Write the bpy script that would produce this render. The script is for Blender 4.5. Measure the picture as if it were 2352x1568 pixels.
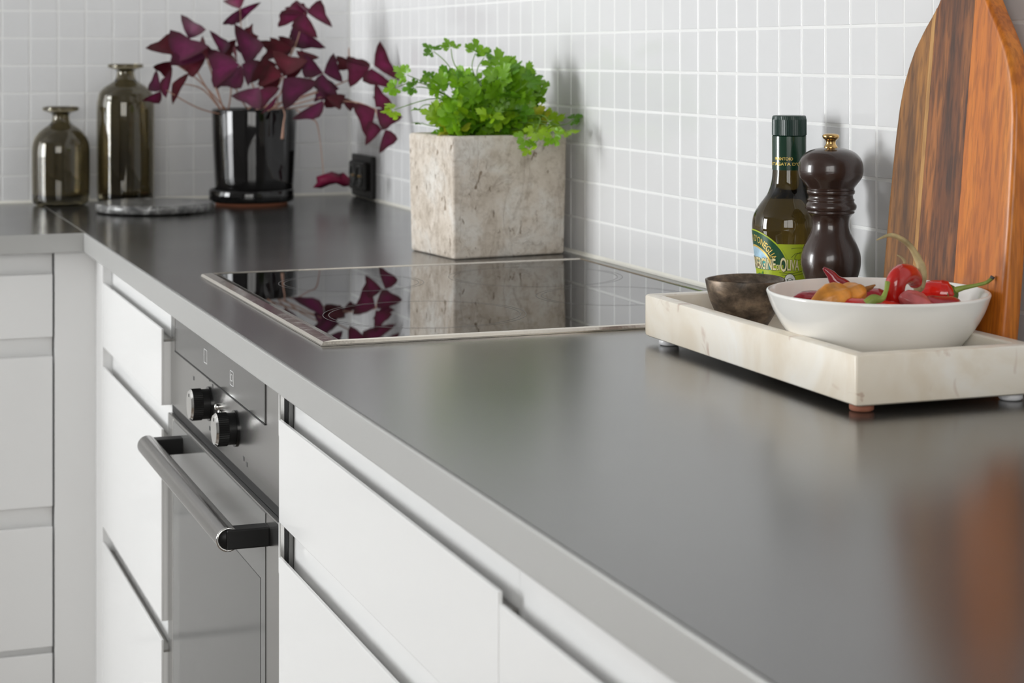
import bpy, bmesh, math, random
from mathutils import Vector, Matrix
random.seed(7)
PI = math.pi
scene = bpy.context.scene
for o in list(bpy.data.objects):
    bpy.data.objects.remove(o)
COL = scene.collection

# ------------------------------------------------------------------ camera
FPX, YAW, HZ = 4391.0, 0.3517, 121.3
CT = 0.9                                   # worktop height
CAM = Vector((-0.9797, -3.5718, 1.1731))
cd = bpy.data.cameras.new('camera')
cam = bpy.data.objects.new('camera', cd)
COL.objects.link(cam)
cam.location = CAM
cam.rotation_euler = (PI/2, 0, -YAW)
cd.sensor_width = 36.0
cd.lens = FPX/2352*36.0
cd.shift_y = -(784-HZ)/2352
cd.clip_start = 0.02
cd.dof.use_dof = True
cd.dof.focus_distance = 1.80
cd.dof.aperture_fstop = 11.0
scene.camera = cam
FWD = Vector((math.sin(YAW), math.cos(YAW), 0))
RGT = Vector((math.cos(YAW), -math.sin(YAW), 0))

def at(x, y, d):
    """world point seen at pixel x,y at distance d along the view axis"""
    return CAM + (FWD + RGT*((x-1176)/FPX) + Vector((0, 0, (HZ-y)/FPX)))*d

# ------------------------------------------------------------------ world, light, exposure
w = bpy.data.worlds.new('world'); scene.world = w
w.use_nodes = True
w.node_tree.nodes['Background'].inputs[0].default_value = (0.75, 0.85, 1.0, 1)
w.node_tree.nodes['Background'].inputs[1].default_value = 0.15
scene.view_settings.view_transform = 'Standard'
scene.view_settings.look = 'None'
scene.view_settings.gamma = 1.0
scene.view_settings.use_curve_mapping = False
scene.view_settings.exposure = 0.0

def window_light(name, loc, aim, sx, sy, power, col):
    l = bpy.data.lights.new(name, 'AREA'); l.shape = 'RECTANGLE'
    l.size = sx; l.size_y = sy; l.energy = power; l.color = col
    o = bpy.data.objects.new(name, l); COL.objects.link(o)
    o.location = loc
    o.rotation_euler = Vector(aim).to_track_quat('-Z', 'Y').to_euler()
    return o
# daylight of the balcony door in the wall opposite the tiled wall, and of the window behind the camera
WLX, WRY = -3.55, -4.7
window_light('daylight_door', (WLX-0.02, -0.62, 1.33), (1, 0, 0), 0.95, 1.55, 116, (0.97, 0.99, 1.0))
window_light('daylight_window', (-1.9, WRY-0.02, 1.6), (0, 1, 0), 2.0, 1.3, 46, (1.0, 0.985, 0.95))

# ------------------------------------------------------------------ materials
MATS = {}
def newmat(name):
    m = bpy.data.materials.new(name); m.use_nodes = True
    MATS[name] = m
    nt = m.node_tree
    return m, nt, nt.nodes['Principled BSDF']
def simple(name, col, rough=0.4, metal=0.0, spec=0.5, coat=0.0, trans=0.0, ior=1.5, noise=None, bump=None):
    m, nt, b = newmat(name)
    b.inputs['Base Color'].default_value = (*col, 1)
    b.inputs['Roughness'].default_value = rough
    b.inputs['Metallic'].default_value = metal
    b.inputs['Specular IOR Level'].default_value = spec
    b.inputs['Coat Weight'].default_value = coat
    b.inputs['Coat Roughness'].default_value = 0.05
    b.inputs['Transmission Weight'].default_value = trans
    b.inputs['IOR'].default_value = ior
    tc = nt.nodes.new('ShaderNodeTexCoord')
    if noise:
        scale, amt = noise[:2]
        n = nt.nodes.new('ShaderNodeTexNoise'); n.inputs['Scale'].default_value = scale
        n.inputs['Detail'].default_value = 5
        nt.links.new(tc.outputs['Object'], n.inputs['Vector'])
        r = nt.nodes.new('ShaderNodeValToRGB')
        r.color_ramp.elements[0].position = 0.3; r.color_ramp.elements[1].position = 0.7
        r.color_ramp.elements[0].color = (*[c*(1-amt) for c in col], 1)
        r.color_ramp.elements[1].color = (*[min(1, c*(1+amt)) for c in col], 1)
        nt.links.new(n.outputs['Fac'], r.inputs['Fac'])
        nt.links.new(r.outputs['Color'], b.inputs['Base Color'])
    if bump:
        n2 = nt.nodes.new('ShaderNodeTexNoise'); n2.inputs['Scale'].default_value = bump[0]
        n2.inputs['Detail'].default_value = 4
        nt.links.new(tc.outputs['Object'], n2.inputs['Vector'])
        bp = nt.nodes.new('ShaderNodeBump'); bp.inputs['Strength'].default_value = bump[1]
        bp.inputs['Distance'].default_value = bump[2] if len(bump) > 2 else 0.001
        nt.links.new(n2.outputs['Fac'], bp.inputs['Height'])
        nt.links.new(bp.outputs['Normal'], b.inputs['Normal'])
    return m

def ramp(nt, fac, stops):
    r = nt.nodes.new('ShaderNodeValToRGB')
    e = r.color_ramp.elements
    while len(e) < len(stops): e.new(0.5)
    for i, (p, c) in enumerate(stops):
        e[i].position = p; e[i].color = (*c, 1)
    nt.links.new(fac, r.inputs['Fac'])
    return r.outputs['Color']
def tex(nt, kind, scale, detail=4, stretch=None, dist=0.0, coord='Object', rough=None):
    tc = nt.nodes.new('ShaderNodeTexCoord')
    v = tc.outputs[coord]
    if stretch:
        mp = nt.nodes.new('ShaderNodeMapping'); mp.inputs['Scale'].default_value = stretch
        nt.links.new(v, mp.inputs['Vector']); v = mp.outputs['Vector']
    n = nt.nodes.new(kind)
    n.inputs['Scale'].default_value = scale
    if 'Detail' in n.inputs: n.inputs['Detail'].default_value = detail
    if 'Distortion' in n.inputs: n.inputs['Distortion'].default_value = dist
    if rough is not None and 'Roughness' in n.inputs: n.inputs['Roughness'].default_value = rough
    nt.links.new(v, n.inputs['Vector'])
    return n
def mix(nt, a, b_, fac, mode='MIX'):
    m = nt.nodes.new('ShaderNodeMix'); m.data_type = 'RGBA'; m.blend_type = mode
    for sock, v in ((m.inputs[6], a), (m.inputs[7], b_), (m.inputs[0], fac)):
        if isinstance(v, (int, float)): sock.default_value = v
        elif isinstance(v, tuple): sock.default_value = (*v, 1)
        else: nt.links.new(v, sock)
    return m.outputs[2]
def bump(nt, b, h, strength, dist):
    bp = nt.nodes.new('ShaderNodeBump'); bp.inputs['Strength'].default_value = strength
    bp.inputs['Distance'].default_value = dist
    nt.links.new(h, bp.inputs['Height']); nt.links.new(bp.outputs['Normal'], b.inputs['Normal'])
    return bp

simple('grout', (0.85, 0.85, 0.84), 0.75, bump=(900, 0.2))
simple('tile', (0.755, 0.755, 0.76), 0.12, bump=(18, 0.05, 0.003))
simple('sealant', (0.85, 0.83, 0.76), 0.4)
simple('paint', (0.30, 0.30, 0.30), 0.7)
simple('ceiling_paint', (0.36, 0.36, 0.36), 0.8)
simple('lacquer', (0.84, 0.84, 0.835), 0.16)
simple('grip', (0.30, 0.29, 0.27), 0.4, metal=0.3)  # mid grey puts recess shade into the channel lining; also tints the joint strip
simple('plinth', (0.5, 0.5, 0.5), 0.4)
simple('edge_band', (0.46, 0.46, 0.45), 0.34, metal=0.35)
simple('steel', (0.43, 0.425, 0.415), 0.25, metal=1.0)
simple('steel_dark', (0.22, 0.22, 0.215), 0.35, metal=0.8)
simple('bar_steel', (0.30, 0.292, 0.285), 0.2, metal=1.0)
simple('chrome', (0.78, 0.77, 0.75), 0.12, metal=1.0)
simple('hob_frame', (0.66, 0.61, 0.54), 0.13, metal=1.0, bump=(26, 0.25, 0.002))
simple('hob_glass', (0.006, 0.005, 0.005), 0.015, spec=0.6)
simple('hob_mark', (0.16, 0.155, 0.15), 0.4)
simple('display_glass', (0.085, 0.083, 0.08), 0.12, spec=0.6)
simple('oven_glass', (0.13, 0.13, 0.126), 0.1, spec=0.8)
simple('oven_glass_dark', (0.09, 0.09, 0.088), 0.1, spec=0.8)
simple('black_plastic', (0.010, 0.010, 0.010), 0.45, spec=0.3)
simple('black_gloss', (0.008, 0.008, 0.008), 0.2)
simple('icon', (0.8, 0.8, 0.8), 0.5)
simple('icon_dark', (0.06, 0.06, 0.06), 0.5)
simple('black_glaze', (0.006, 0.0055, 0.0055), 0.05, spec=0.45, bump=(14, 0.12, 0.004))
simple('terracotta', (0.26, 0.09, 0.045), 0.8)
simple('soil', (0.025, 0.017, 0.012), 0.95, bump=(120, 1, 0.004))
simple('socket', (0.010, 0.009, 0.009), 0.4, spec=0.25)
simple('brass', (0.62, 0.40, 0.16), 0.22, metal=1.0)
simple('stem_pink', (0.40, 0.22, 0.15), 0.5)
simple('stem_green', (0.16, 0.30, 0.04), 0.5)
simple('dry_leaf', (0.13, 0.004, 0.028), 0.6, spec=0.2, bump=(60, 0.6, 0.003))
simple('mill_wood', (0.035, 0.017, 0.012), 0.24, coat=0.35, bump=(150, 0.08, 0.001))
simple('bowl_white', (0.88, 0.865, 0.825), 0.12, coat=0.3)
simple('cap_green', (0.006, 0.03, 0.022), 0.3)
simple('sleeve_green', (0.006, 0.035, 0.018), 0.18, coat=0.5)
simple('gold', (0.75, 0.52, 0.12), 0.35, metal=0.3)
simple('label_lime', (0.40, 0.50, 0.02), 0.35)
simple('label_green', (0.012, 0.075, 0.03), 0.3)
simple('label_cream', (0.80, 0.72, 0.42), 0.35)
simple('label_sky', (0.42, 0.62, 0.75), 0.35, noise=(90, 0.3))
simple('label_sea', (0.03, 0.30, 0.28), 0.35, noise=(120, 0.5))
simple('label_town', (0.30, 0.16, 0.08), 0.4, noise=(400, 0.8))
simple('label_ink', (0.05, 0.06, 0.02), 0.4)
simple('label_white', (0.8, 0.8, 0.76), 0.4)
simple('olive_leaf', (0.05, 0.22, 0.02), 0.4)
simple('rubber_clear', (0.72, 0.72, 0.74), 0.3)
simple('felt_brown', (0.32, 0.12, 0.07), 0.8)
simple('chili_red', (0.46, 0.010, 0.006), 0.17, coat=0.4, noise=(30, 0.35), bump=(45, 0.2, 0.002))
simple('chili_dark', (0.28, 0.008, 0.018), 0.16, coat=0.4, noise=(40, 0.4), bump=(70, 0.5, 0.003))
simple('chili_stalk', (0.20, 0.26, 0.04), 0.5, noise=(60, 0.5))
simple('chili_stalk_dry', (0.42, 0.34, 0.17), 0.6, noise=(80, 0.4))
simple('calyx', (0.08, 0.13, 0.015), 0.5)
simple('onion_skin', (0.56, 0.22, 0.03), 0.35, noise=(55, 0.55), bump=(110, 0.5, 0.002))
simple('onion_root', (0.28, 0.12, 0.03), 0.7)
simple('shallot', (0.48, 0.10, 0.10), 0.3, noise=(50, 0.4))
simple('floor_wood', (0.14, 0.11, 0.085), 0.4, noise=(3, 0.25))
simple('window_frame', (0.8, 0.8, 0.79), 0.4)

# dark laminate worktop
m, nt, b = newmat('worktop')
n1 = tex(nt, 'ShaderNodeTexNoise', 7, 6)
n2 = tex(nt, 'ShaderNodeTexNoise', 160, 3)
c = ramp(nt, n1.outputs['Fac'], [(0.3, (0.022, 0.021, 0.019)), (0.7, (0.032, 0.030, 0.028))])
b.inputs['Coat Weight'].default_value = 0.28; b.inputs['Coat Roughness'].default_value = 0.22
nt.links.new(c, b.inputs['Base Color'])
rr = nt.nodes.new('ShaderNodeMapRange'); rr.inputs[3].default_value = 0.18; rr.inputs[4].default_value = 0.25
nt.links.new(n1.outputs['Fac'], rr.inputs[0]); nt.links.new(rr.outputs[0], b.inputs['Roughness'])
b.inputs['Specular IOR Level'].default_value = 1.0

# smoked glass
def glass(name, tint, rough=0.0):
    m, nt, b = newmat(name)
    b.inputs['Base Color'].default_value = (*tint, 1)
    b.inputs['Transmission Weight'].default_value = 1.0
    b.inputs['Roughness'].default_value = rough
    b.inputs['IOR'].default_value = 1.5
    return m
glass('smoked_glass', (0.35, 0.31, 0.21))
glass('bottle_glass', (0.062, 0.040, 0.009), 0.0)

# oxalis leaf: burgundy with magenta centre patch (pigment stored per vertex)
def leafmat(name, edge, patch, rough=0.45):
    m, nt, b = newmat(name)
    a = nt.nodes.new('ShaderNodeAttribute'); a.attribute_name = 'patch'
    n = tex(nt, 'ShaderNodeTexNoise', 60, 4)
    mm = nt.nodes.new('ShaderNodeMath'); mm.operation = 'MULTIPLY'
    nt.links.new(a.outputs['Fac'], mm.inputs[0]); nt.links.new(n.outputs['Fac'], mm.inputs[1])
    m2 = nt.nodes.new('ShaderNodeMath'); m2.operation = 'MULTIPLY'; m2.inputs[1].default_value = 1.35
    m2.use_clamp = True
    nt.links.new(mm.outputs[0], m2.inputs[0])
    nt.links.new(mix(nt, edge, patch, m2.outputs[0]), b.inputs['Base Color'])
    b.inputs['Roughness'].default_value = rough
    b.inputs['Specular IOR Level'].default_value = 0.2
    bump(nt, b, n.outputs['Fac'], 0.25, 0.002)
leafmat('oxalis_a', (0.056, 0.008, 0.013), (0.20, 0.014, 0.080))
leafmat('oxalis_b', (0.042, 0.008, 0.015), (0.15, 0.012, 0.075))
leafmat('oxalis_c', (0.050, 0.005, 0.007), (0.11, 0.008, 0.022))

def herbmat(name, c1, c2):
    m, nt, b = newmat(name)
    n = tex(nt, 'ShaderNodeTexNoise', 70, 3)
    nt.links.new(ramp(nt, n.outputs['Fac'], [(0.35, c1), (0.7, c2)]), b.inputs['Base Color'])
    b.inputs['Roughness'].default_value = 0.38
    tr = nt.nodes.new('ShaderNodeBsdfTranslucent')
    tr.inputs['Color'].default_value = (*[min(1, x*1.6) for x in c2], 1)
    ms = nt.nodes.new('ShaderNodeMixShader'); ms.inputs[0].default_value = 0.22
    out = nt.nodes['Material Output']
    nt.links.new(b.outputs[0], ms.inputs[1]); nt.links.new(tr.outputs[0], ms.inputs[2])
    nt.links.new(ms.outputs[0], out.inputs['Surface'])
herbmat('herb_a', (0.13, 0.31, 0.008), (0.24, 0.47, 0.015))
herbmat('herb_b', (0.22, 0.42, 0.01), (0.36, 0.56, 0.02))
herbmat('herb_c', (0.07, 0.20, 0.008), (0.13, 0.32, 0.012))
herbmat('herb_d', (0.38, 0.46, 0.02), (0.55, 0.55, 0.04))

# weathered concrete
m, nt, b = newmat('concrete')
n1 = tex(nt, 'ShaderNodeTexNoise', 13, 8, dist=0.3, rough=0.65)
n2 = tex(nt, 'ShaderNodeTexNoise', 85, 9, dist=0.2, rough=0.78)
n3 = tex(nt, 'ShaderNodeTexNoise', 95, 3, stretch=(1, 1, 0.5), dist=0.4)
n4 = tex(nt, 'ShaderNodeTexNoise', 22, 6, stretch=(1, 1, 0.6), dist=1.5, rough=0.6)
c = ramp(nt, n1.outputs['Fac'], [(0.33, (0.60, 0.52, 0.43)), (0.48, (0.74, 0.66, 0.57)), (0.62, (0.83, 0.79, 0.73))])
c2_ = ramp(nt, n2.outputs['Fac'], [(0.36, (0.55, 0.50, 0.44)), (0.52, (1, 1, 1))])
c = mix(nt, c, c2_, 0.55, 'MULTIPLY')
c3 = ramp(nt, n3.outputs['Fac'], [(0.30, (0.36, 0.29, 0.22)), (0.35, (1, 1, 1))])
c = mix(nt, c, c3, 0.85, 'MULTIPLY')
c4 = ramp(nt, n4.outputs['Fac'], [(0.455, (1, 1, 1)), (0.49, (0.62, 0.56, 0.50)), (0.525, (1, 1, 1))])
c = mix(nt, c, c4, 0.28, 'MULTIPLY')
nt.links.new(c, b.inputs['Base Color'])
b.inputs['Roughness'].default_value = 0.85
hm1 = nt.nodes.new('ShaderNodeMath'); hm1.operation = 'ADD'
nt.links.new(n2.outputs['Fac'], hm1.inputs[0]); nt.links.new(c3, hm1.inputs[1])
hm2 = nt.nodes.new('ShaderNodeMath'); hm2.operation = 'ADD'
nt.links.new(hm1.outputs[0], hm2.inputs[0]); nt.links.new(c4, hm2.inputs[1])
bump(nt, b, hm2.outputs[0], 0.7, 0.0022)

# marble of the tray
m, nt, b = newmat('marble')
n1 = tex(nt, 'ShaderNodeTexNoise', 9, 5, dist=1.2)
n2 = tex(nt, 'ShaderNodeTexNoise', 26, 3, dist=1.0)
c = ramp(nt, n1.outputs['Fac'], [(0.33, (0.74, 0.65, 0.52)), (0.5, (0.84, 0.78, 0.68)), (0.66, (0.88, 0.85, 0.79))])
c2 = ramp(nt, n2.outputs['Fac'], [(0.30, (0.58, 0.42, 0.36)), (0.37, (1, 1, 1))])
nt.links.new(mix(nt, c, c2, 0.6, 'MULTIPLY'), b.inputs['Base Color'])
b.inputs['Roughness'].default_value = 0.3
b.inputs['Subsurface Weight'].default_value = 0.12
b.inputs['Subsurface Radius'].default_value = (0.006, 0.005, 0.004)
b.inputs['Subsurface Scale'].default_value = 1.0

# dark veined stone of the round trivet
m, nt, b = newmat('trivet_stone')
n1 = tex(nt, 'ShaderNodeTexNoise', 26, 6, dist=2.5)
nt.links.new(ramp(nt, n1.outputs['Fac'], [(0.32, (0.07, 0.07, 0.07)), (0.52, (0.15, 0.148, 0.145)), (0.70, (0.34, 0.34, 0.335))]), b.inputs['Base Color'])
b.inputs['Roughness'].default_value = 0.22

# bowl of dark turned wood / horn
m, nt, b = newmat('dark_bowl')
n1 = tex(nt, 'ShaderNodeTexNoise', 42, 7, stretch=(1, 1, 1.6), dist=0.3, rough=0.65)
n2 = tex(nt, 'ShaderNodeTexNoise', 24, 4)
c = ramp(nt, n1.outputs['Fac'], [(0.36, (0.035, 0.025, 0.018)), (0.52, (0.12, 0.088, 0.062)), (0.66, (0.26, 0.19, 0.13))])
nt.links.new(c, b.inputs['Base Color'])
b.inputs['Roughness'].default_value = 0.38
b.inputs['Metallic'].default_value = 0.25
bump(nt, b, n1.outputs['Fac'], 0.25, 0.001)

# woods of the cutting board planks
def wood(name, stops, fine, streak=0.0):
    m, nt, b = newmat(name)
    n1 = tex(nt, 'ShaderNodeTexNoise', 34, 6, stretch=(1, 1, 0.075), dist=0.8)
    n2 = tex(nt, 'ShaderNodeTexNoise', 260, 4, stretch=(1, 1, 0.10), dist=0.3)
    n3 = tex(nt, 'ShaderNodeTexNoise', 7, 4, stretch=(1, 1, 0.5), dist=1.0)
    c = ramp(nt, n1.outputs['Fac'], stops)
    c2 = ramp(nt, n2.outputs['Fac'], [(0.38, (fine, fine*0.9, fine*0.8)), (0.56, (1, 1, 1))])
    c = mix(nt, c, c2, 0.75, 'MULTIPLY')
    c3 = ramp(nt, n3.outputs['Fac'], [(0.35, (0.72, 0.68, 0.62)), (0.6, (1, 1, 1))])
    c = mix(nt, c, c3, 0.7, 'MULTIPLY')
    nt.links.new(c, b.inputs['Base Color'])
    b.inputs['Roughness'].default_value = 0.36
    bump(nt, b, n2.outputs['Fac'], 0.12, 0.0006)
wood('wood_tan', [(0.34, (0.10, 0.038, 0.008)), (0.5, (0.31, 0.125, 0.022)), (0.66, (0.46, 0.20, 0.035))], 0.45)
wood('wood_pale', [(0.3, (0.42, 0.20, 0.05)), (0.7, (0.62, 0.34, 0.10))], 0.7)
wood('wood_dark', [(0.34, (0.055, 0.018, 0.006)), (0.5, (0.18, 0.055, 0.012)), (0.66, (0.42, 0.145, 0.028))], 0.3)
wood('wood_orange', [(0.3, (0.40, 0.105, 0.010)), (0.55, (0.64, 0.185, 0.014)), (0.72, (0.74, 0.25, 0.024))], 0.6)

# ------------------------------------------------------------------ helpers
def origin(p):
    return Vector(p.matrix_world.translation) if p is not None else Vector((0, 0, 0))
def link(name, me, mat, parent=None, smooth=False):
    o = bpy.data.objects.new(name, me)
    COL.objects.link(o)
    if mat is not None: me.materials.append(MATS[mat])
    if smooth:
        me.polygons.foreach_set('use_smooth', [True]*len(me.polygons))
    if parent is not None: o.parent = parent
    return o
ORG = {}
def add(name, verts, faces, mat, parent=None, smooth=False, local=False):
    """mesh from world coordinates (or parent-local ones)"""
    off = Vector((0, 0, 0)) if (parent is None or local) else ORG[parent.name]
    me = bpy.data.meshes.new(name)
    me.from_pydata([tuple(Vector(v)-off) for v in verts], [], faces)
    me.update()
    o = link(name, me, mat, parent, smooth)
    ORG[o.name] = off if not local else Vector((0, 0, 0))
    if parent is None: ORG[o.name] = Vector((0, 0, 0))
    return o
def add_bm(name, bm, mat, parent=None, smooth=False, local=False):
    off = Vector((0, 0, 0)) if (parent is None or local) else ORG[parent.name]
    if off.length: bmesh.ops.translate(bm, verts=bm.verts, vec=-off)
    me = bpy.data.meshes.new(name); bm.to_mesh(me); bm.free()
    o = link(name, me, mat, parent, smooth)
    ORG[o.name] = off
    return o
def props(o, label=None, cat=None, group=None, kind=None):
    if label: o['label'] = label
    if cat: o['category'] = cat
    if group: o['group'] = group
    if kind: o['kind'] = kind
    return o
def thing(name, label, cat, loc=(0, 0, 0), group=None):
    o = bpy.data.objects.new(name, None); COL.objects.link(o)
    o.location = loc; o.empty_display_size = 0.02
    ORG[o.name] = Vector(loc)
    return props(o, label, cat, group)
def bm_box(lo, hi, bev=0.0, seg=2):
    bm = bmesh.new()
    lo, hi = [min(a, b) for a, b in zip(lo, hi)], [max(a, b) for a, b in zip(lo, hi)]
    bmesh.ops.create_cube(bm, size=1)
    for v in bm.verts:
        v.co = Vector([(l+h)/2 + c*(h-l) for l, h, c in zip(lo, hi, v.co)])
    if bev:
        bmesh.ops.bevel(bm, geom=list(bm.edges), offset=bev, segments=seg, affect='EDGES', profile=0.5)
    return bm
def box(name, lo, hi, mat, parent=None, bev=0.0, seg=2):
    return add_bm(name, bm_box(lo, hi, bev, seg), mat, parent)
def smooth_path(pts, n=6):
    pts = [Vector(p) for p in pts]
    out = []
    for i in range(len(pts)-1):
        p0 = pts[max(i-1, 0)]; p1 = pts[i]; p2 = pts[i+1]; p3 = pts[min(i+2, len(pts)-1)]
        for k in range(n):
            t = k/n
            out.append(0.5*((2*p1)+(p2-p0)*t+(2*p0-5*p1+4*p2-p3)*t*t+(3*p1-p0-3*p2+p3)*t**3))
    out.append(pts[-1])
    return out
def tube_geo(path, radii, n=8, cap=True):
    verts, faces = [], []
    N = len(path)
    up = Vector((0.31, 0.2, 0.93))
    prev = None
    for i, p in enumerate(path):
        t = (path[min(i+1, N-1)]-path[max(i-1, 0)]).normalized()
        if prev is None:
            a = t.cross(up)
            if a.length < 1e-4: a = t.cross(Vector((1, 0, 0)))
        else:
            a = prev - t*prev.dot(t)
        a.normalize(); prev = a
        b_ = t.cross(a)
        r = radii[i] if not isinstance(radii, (int, float)) else radii
        for k in range(n):
            an = 2*PI*k/n
            verts.append(p + (a*math.cos(an)+b_*math.sin(an))*r)
    for i in range(N-1):
        for k in range(n):
            k2 = (k+1) % n
            faces.append((i*n+k, i*n+k2, (i+1)*n+k2, (i+1)*n+k))
    if cap:
        faces.append(tuple(range(n-1, -1, -1))); faces.append(tuple((N-1)*n+k for k in range(n)))
    return verts, faces
def lerp_list(vals, m):
    out = []
    for i in range(m):
        t = i/(m-1)*(len(vals)-1); k = min(int(t), len(vals)-2); f = t-k
        out.append(vals[k]*(1-f)+vals[k+1]*f)
    return out
def tube(name, pts, radii, mat, parent=None, n=8, sub=6):
    path = smooth_path(pts, sub) if len(pts) > 2 else [Vector(p) for p in pts]
    if not isinstance(radii, (int, float)): radii = lerp_list(radii, len(path))
    v, f = tube_geo(path, radii, n)
    return add(name, v, f, mat, parent, smooth=True)
def lathe_geo(prof, c, n=48, wob=None):
    verts, faces = [], []
    rows = []
    for i, (r, z) in enumerate(prof):
        if r < 1e-6:
            verts.append(Vector((c[0], c[1], z))); rows.append([len(verts)-1])
        else:
            row = []
            for k in range(n):
                an = 2*PI*k/n
                rr_, zz = r, z
                if wob: rr_, zz = wob(r, z, an)
                verts.append(Vector((c[0]+rr_*math.cos(an), c[1]+rr_*math.sin(an), zz)))
                row.append(len(verts)-1)
            rows.append(row)
    for a, b_ in zip(rows[:-1], rows[1:]):
        if len(a) == 1 and len(b_) == 1: continue
        for k in range(n):
            k2 = (k+1) % n
            if len(a) == 1: faces.append((a[0], b_[k2], b_[k]))
            elif len(b_) == 1: faces.append((a[k], a[k2], b_[0]))
            else: faces.append((a[k], a[k2], b_[k2], b_[k]))
    return verts, faces
def lathe(name, prof, c, mat, parent=None, n=48, wob=None, smooth=True):
    v, f = lathe_geo(prof, c, n, wob)
    o = add(name, v, f, mat, parent, smooth)
    me = o.data
    bm = bmesh.new(); bm.from_mesh(me)
    bmesh.ops.recalc_face_normals(bm, faces=bm.faces)
    bm.to_mesh(me); bm.free()
    if smooth: me.polygons.foreach_set('use_smooth', [True]*len(me.polygons))
    return o
def auto_smooth(o, ang=35):
    me = o.data
    me.polygons.foreach_set('use_smooth', [True]*len(me.polygons))
    try: me.set_sharp_from_angle(angle=math.radians(ang))
    except Exception: pass
def round_prof(prof, k=4):
    """smooth a lathe profile with a Catmull-Rom spline"""
    pts = smooth_path([Vector((r, 0, z)) for r, z in prof], k)
    return [(max(p.x, 0), p.z) for p in pts]

# ------------------------------------------------------------------ the room
props(box('floor', (WLX-0.1, WRY-0.1, -0.05), (0.2, 0.2, 0), 'floor_wood'), kind='structure')
props(box('ceiling', (WLX-0.1, WRY-0.1, 2.5), (0.2, 0.2, 2.6), 'ceiling_paint'), kind='structure')
def wall_with_hole(name, axis, pos, out, rng, hole, mat):
    """wall in plane axis=pos, thickness towards out, with one opening"""
    (u0, u1), (z0, z1) = rng, (0, 2.5)
    h0, h1, hz0, hz1 = hole
    bm = bmesh.new()
    for (a0, a1, b0, b1) in ((u0, h0, z0, z1), (h1, u1, z0, z1), (h0, h1, z0, hz0), (h0, h1, hz1, z1)):
        if a1-a0 < 1e-4 or b1-b0 < 1e-4: continue
        lo = (min(pos, out), a0, b0) if axis == 0 else (a0, min(pos, out), b0)
        hi = (max(pos, out), a1, b1) if axis == 0 else (a1, max(pos, out), b1)
        t = bm_box(lo, hi); me = bpy.data.meshes.new('t'); t.to_mesh(me); t.free(); bm.from_mesh(me)
        bpy.data.meshes.remove(me)
    return props(add_bm(name, bm, mat), kind='structure')
wall_with_hole('wall_left', 0, WLX, WLX-0.1, (WRY, 0), (-1.095, -0.145, 0.555, 2.105), 'paint')
wall_with_hole('wall_rear', 1, WRY, WRY-0.1, (WLX, 0.1), (-2.9, -0.9, 0.95, 2.25), 'paint')
def window_frame(name, axis, pos, u0, u1, z0, z1, mids):
    w_ = props(box(name, *( ((pos-0.012, u0, z0), (pos+0.03, u1, z0+0.04)) if axis == 0 else ((u0, pos-0.012, z0), (u1, pos+0.03, z0+0.04)) ), 'window_frame'), kind='structure')
    def bar(a0, a1, b0, b1):
        lo, hi = ((pos-0.012, a0, b0), (pos+0.03, a1, b1)) if axis == 0 else ((a0, pos-0.012, b0), (a1, pos+0.03, b1))
        box('frame_bar', lo, hi, 'window_frame', w_)
    bar(u0, u1, z1-0.05, z1); bar(u0, u0+0.05, z0, z1); bar(u1-0.05, u1, z0, z1)
    for mu in mids: bar(mu-0.03, mu+0.03, z0, z1)
window_frame('window_1', 0, WLX, -1.095, -0.145, 0.555, 2.105, [-0.62])
window_frame('window_2', 1, WRY, -2.9, -0.9, 0.95, 2.25, [-1.9])

# tiled walls: plane X=0 (right) and Y=0 (back)
wr = props(box('wall_right', (0.0001, WRY, 0), (0.1, 0.1, 2.5), 'grout'), kind='structure')
wb = props(box('wall_back', (WLX, 0.0001, 0), (0.0001, 0.1, 2.5), 'grout'), kind='structure')
PITCH, GAP = 0.05, 0.0030
def tile_bm(dirn):
    s = (PITCH-GAP)/2
    if dirn == 'x': lo, hi = (-0.0004, -s, -s), (0.004, s, s)
    else: lo, hi = (-s, -0.0004, -s), (s, 0.004, s)
    return bm_box(lo, hi, 0.0006, 2)
def tile_mesh(dirn):
    bm = tile_bm(dirn); me = bpy.data.meshes.new('tile'); bm.to_mesh(me); bm.free()
    me.materials.append(MATS['tile'])
    return me
def project(p):
    v = Vector(p)-CAM; d = v.dot(FWD)
    if d < 0.1: return None
    return 1176+FPX*v.dot(RGT)/d, HZ-FPX*v.z/d, d
def tiles(wall, dirn, cells, jitter):
    me = tile_mesh(dirn)
    vis, rest = [], []
    for p in cells:
        q = project(p)
        if q and -60 < q[0] < 2410 and -60 < q[1] < 1000: vis.append((q[2], p))
        else: rest.append(p)
    vis.sort(key=lambda a: a[0])
    rest += [p for _, p in vis[290:]]
    rnd = random.Random(3)
    for _, p in vis[:290]:
        o = bpy.data.objects.new('tile', me); COL.objects.link(o)
        o.parent = wall
        o.location = p
        o.rotation_euler = (0, rnd.uniform(-jitter, jitter), rnd.uniform(-jitter, jitter)) if dirn == 'x' else (rnd.uniform(-jitter, jitter), 0, rnd.uniform(-jitter, jitter))
    src = tile_bm(dirn)
    vs = [v.co.copy() for v in src.verts]; fs = [[v.index for v in f.verts] for f in src.faces]
    src.free()
    V, Fc = [], []
    for p in rest:
        b0 = len(V)
        V += [v+Vector(p) for v in vs]; Fc += [[i+b0 for i in f] for f in fs]
    o = add('tile_field', V, Fc, 'tile', wall, local=True)
    props(o, kind='stuff')
cells = []
j = 0
while True:
    y = -0.0385+PITCH/2 - PITCH*j
    if y < -3.9: break
    for k in range(14):
        if y > -0.02 : continue
        cells.append((0, y, 0.8997+PITCH*(k+0.5)))
    j += 1
tiles(wr, 'x', cells, 0.004)
cells = []
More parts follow.
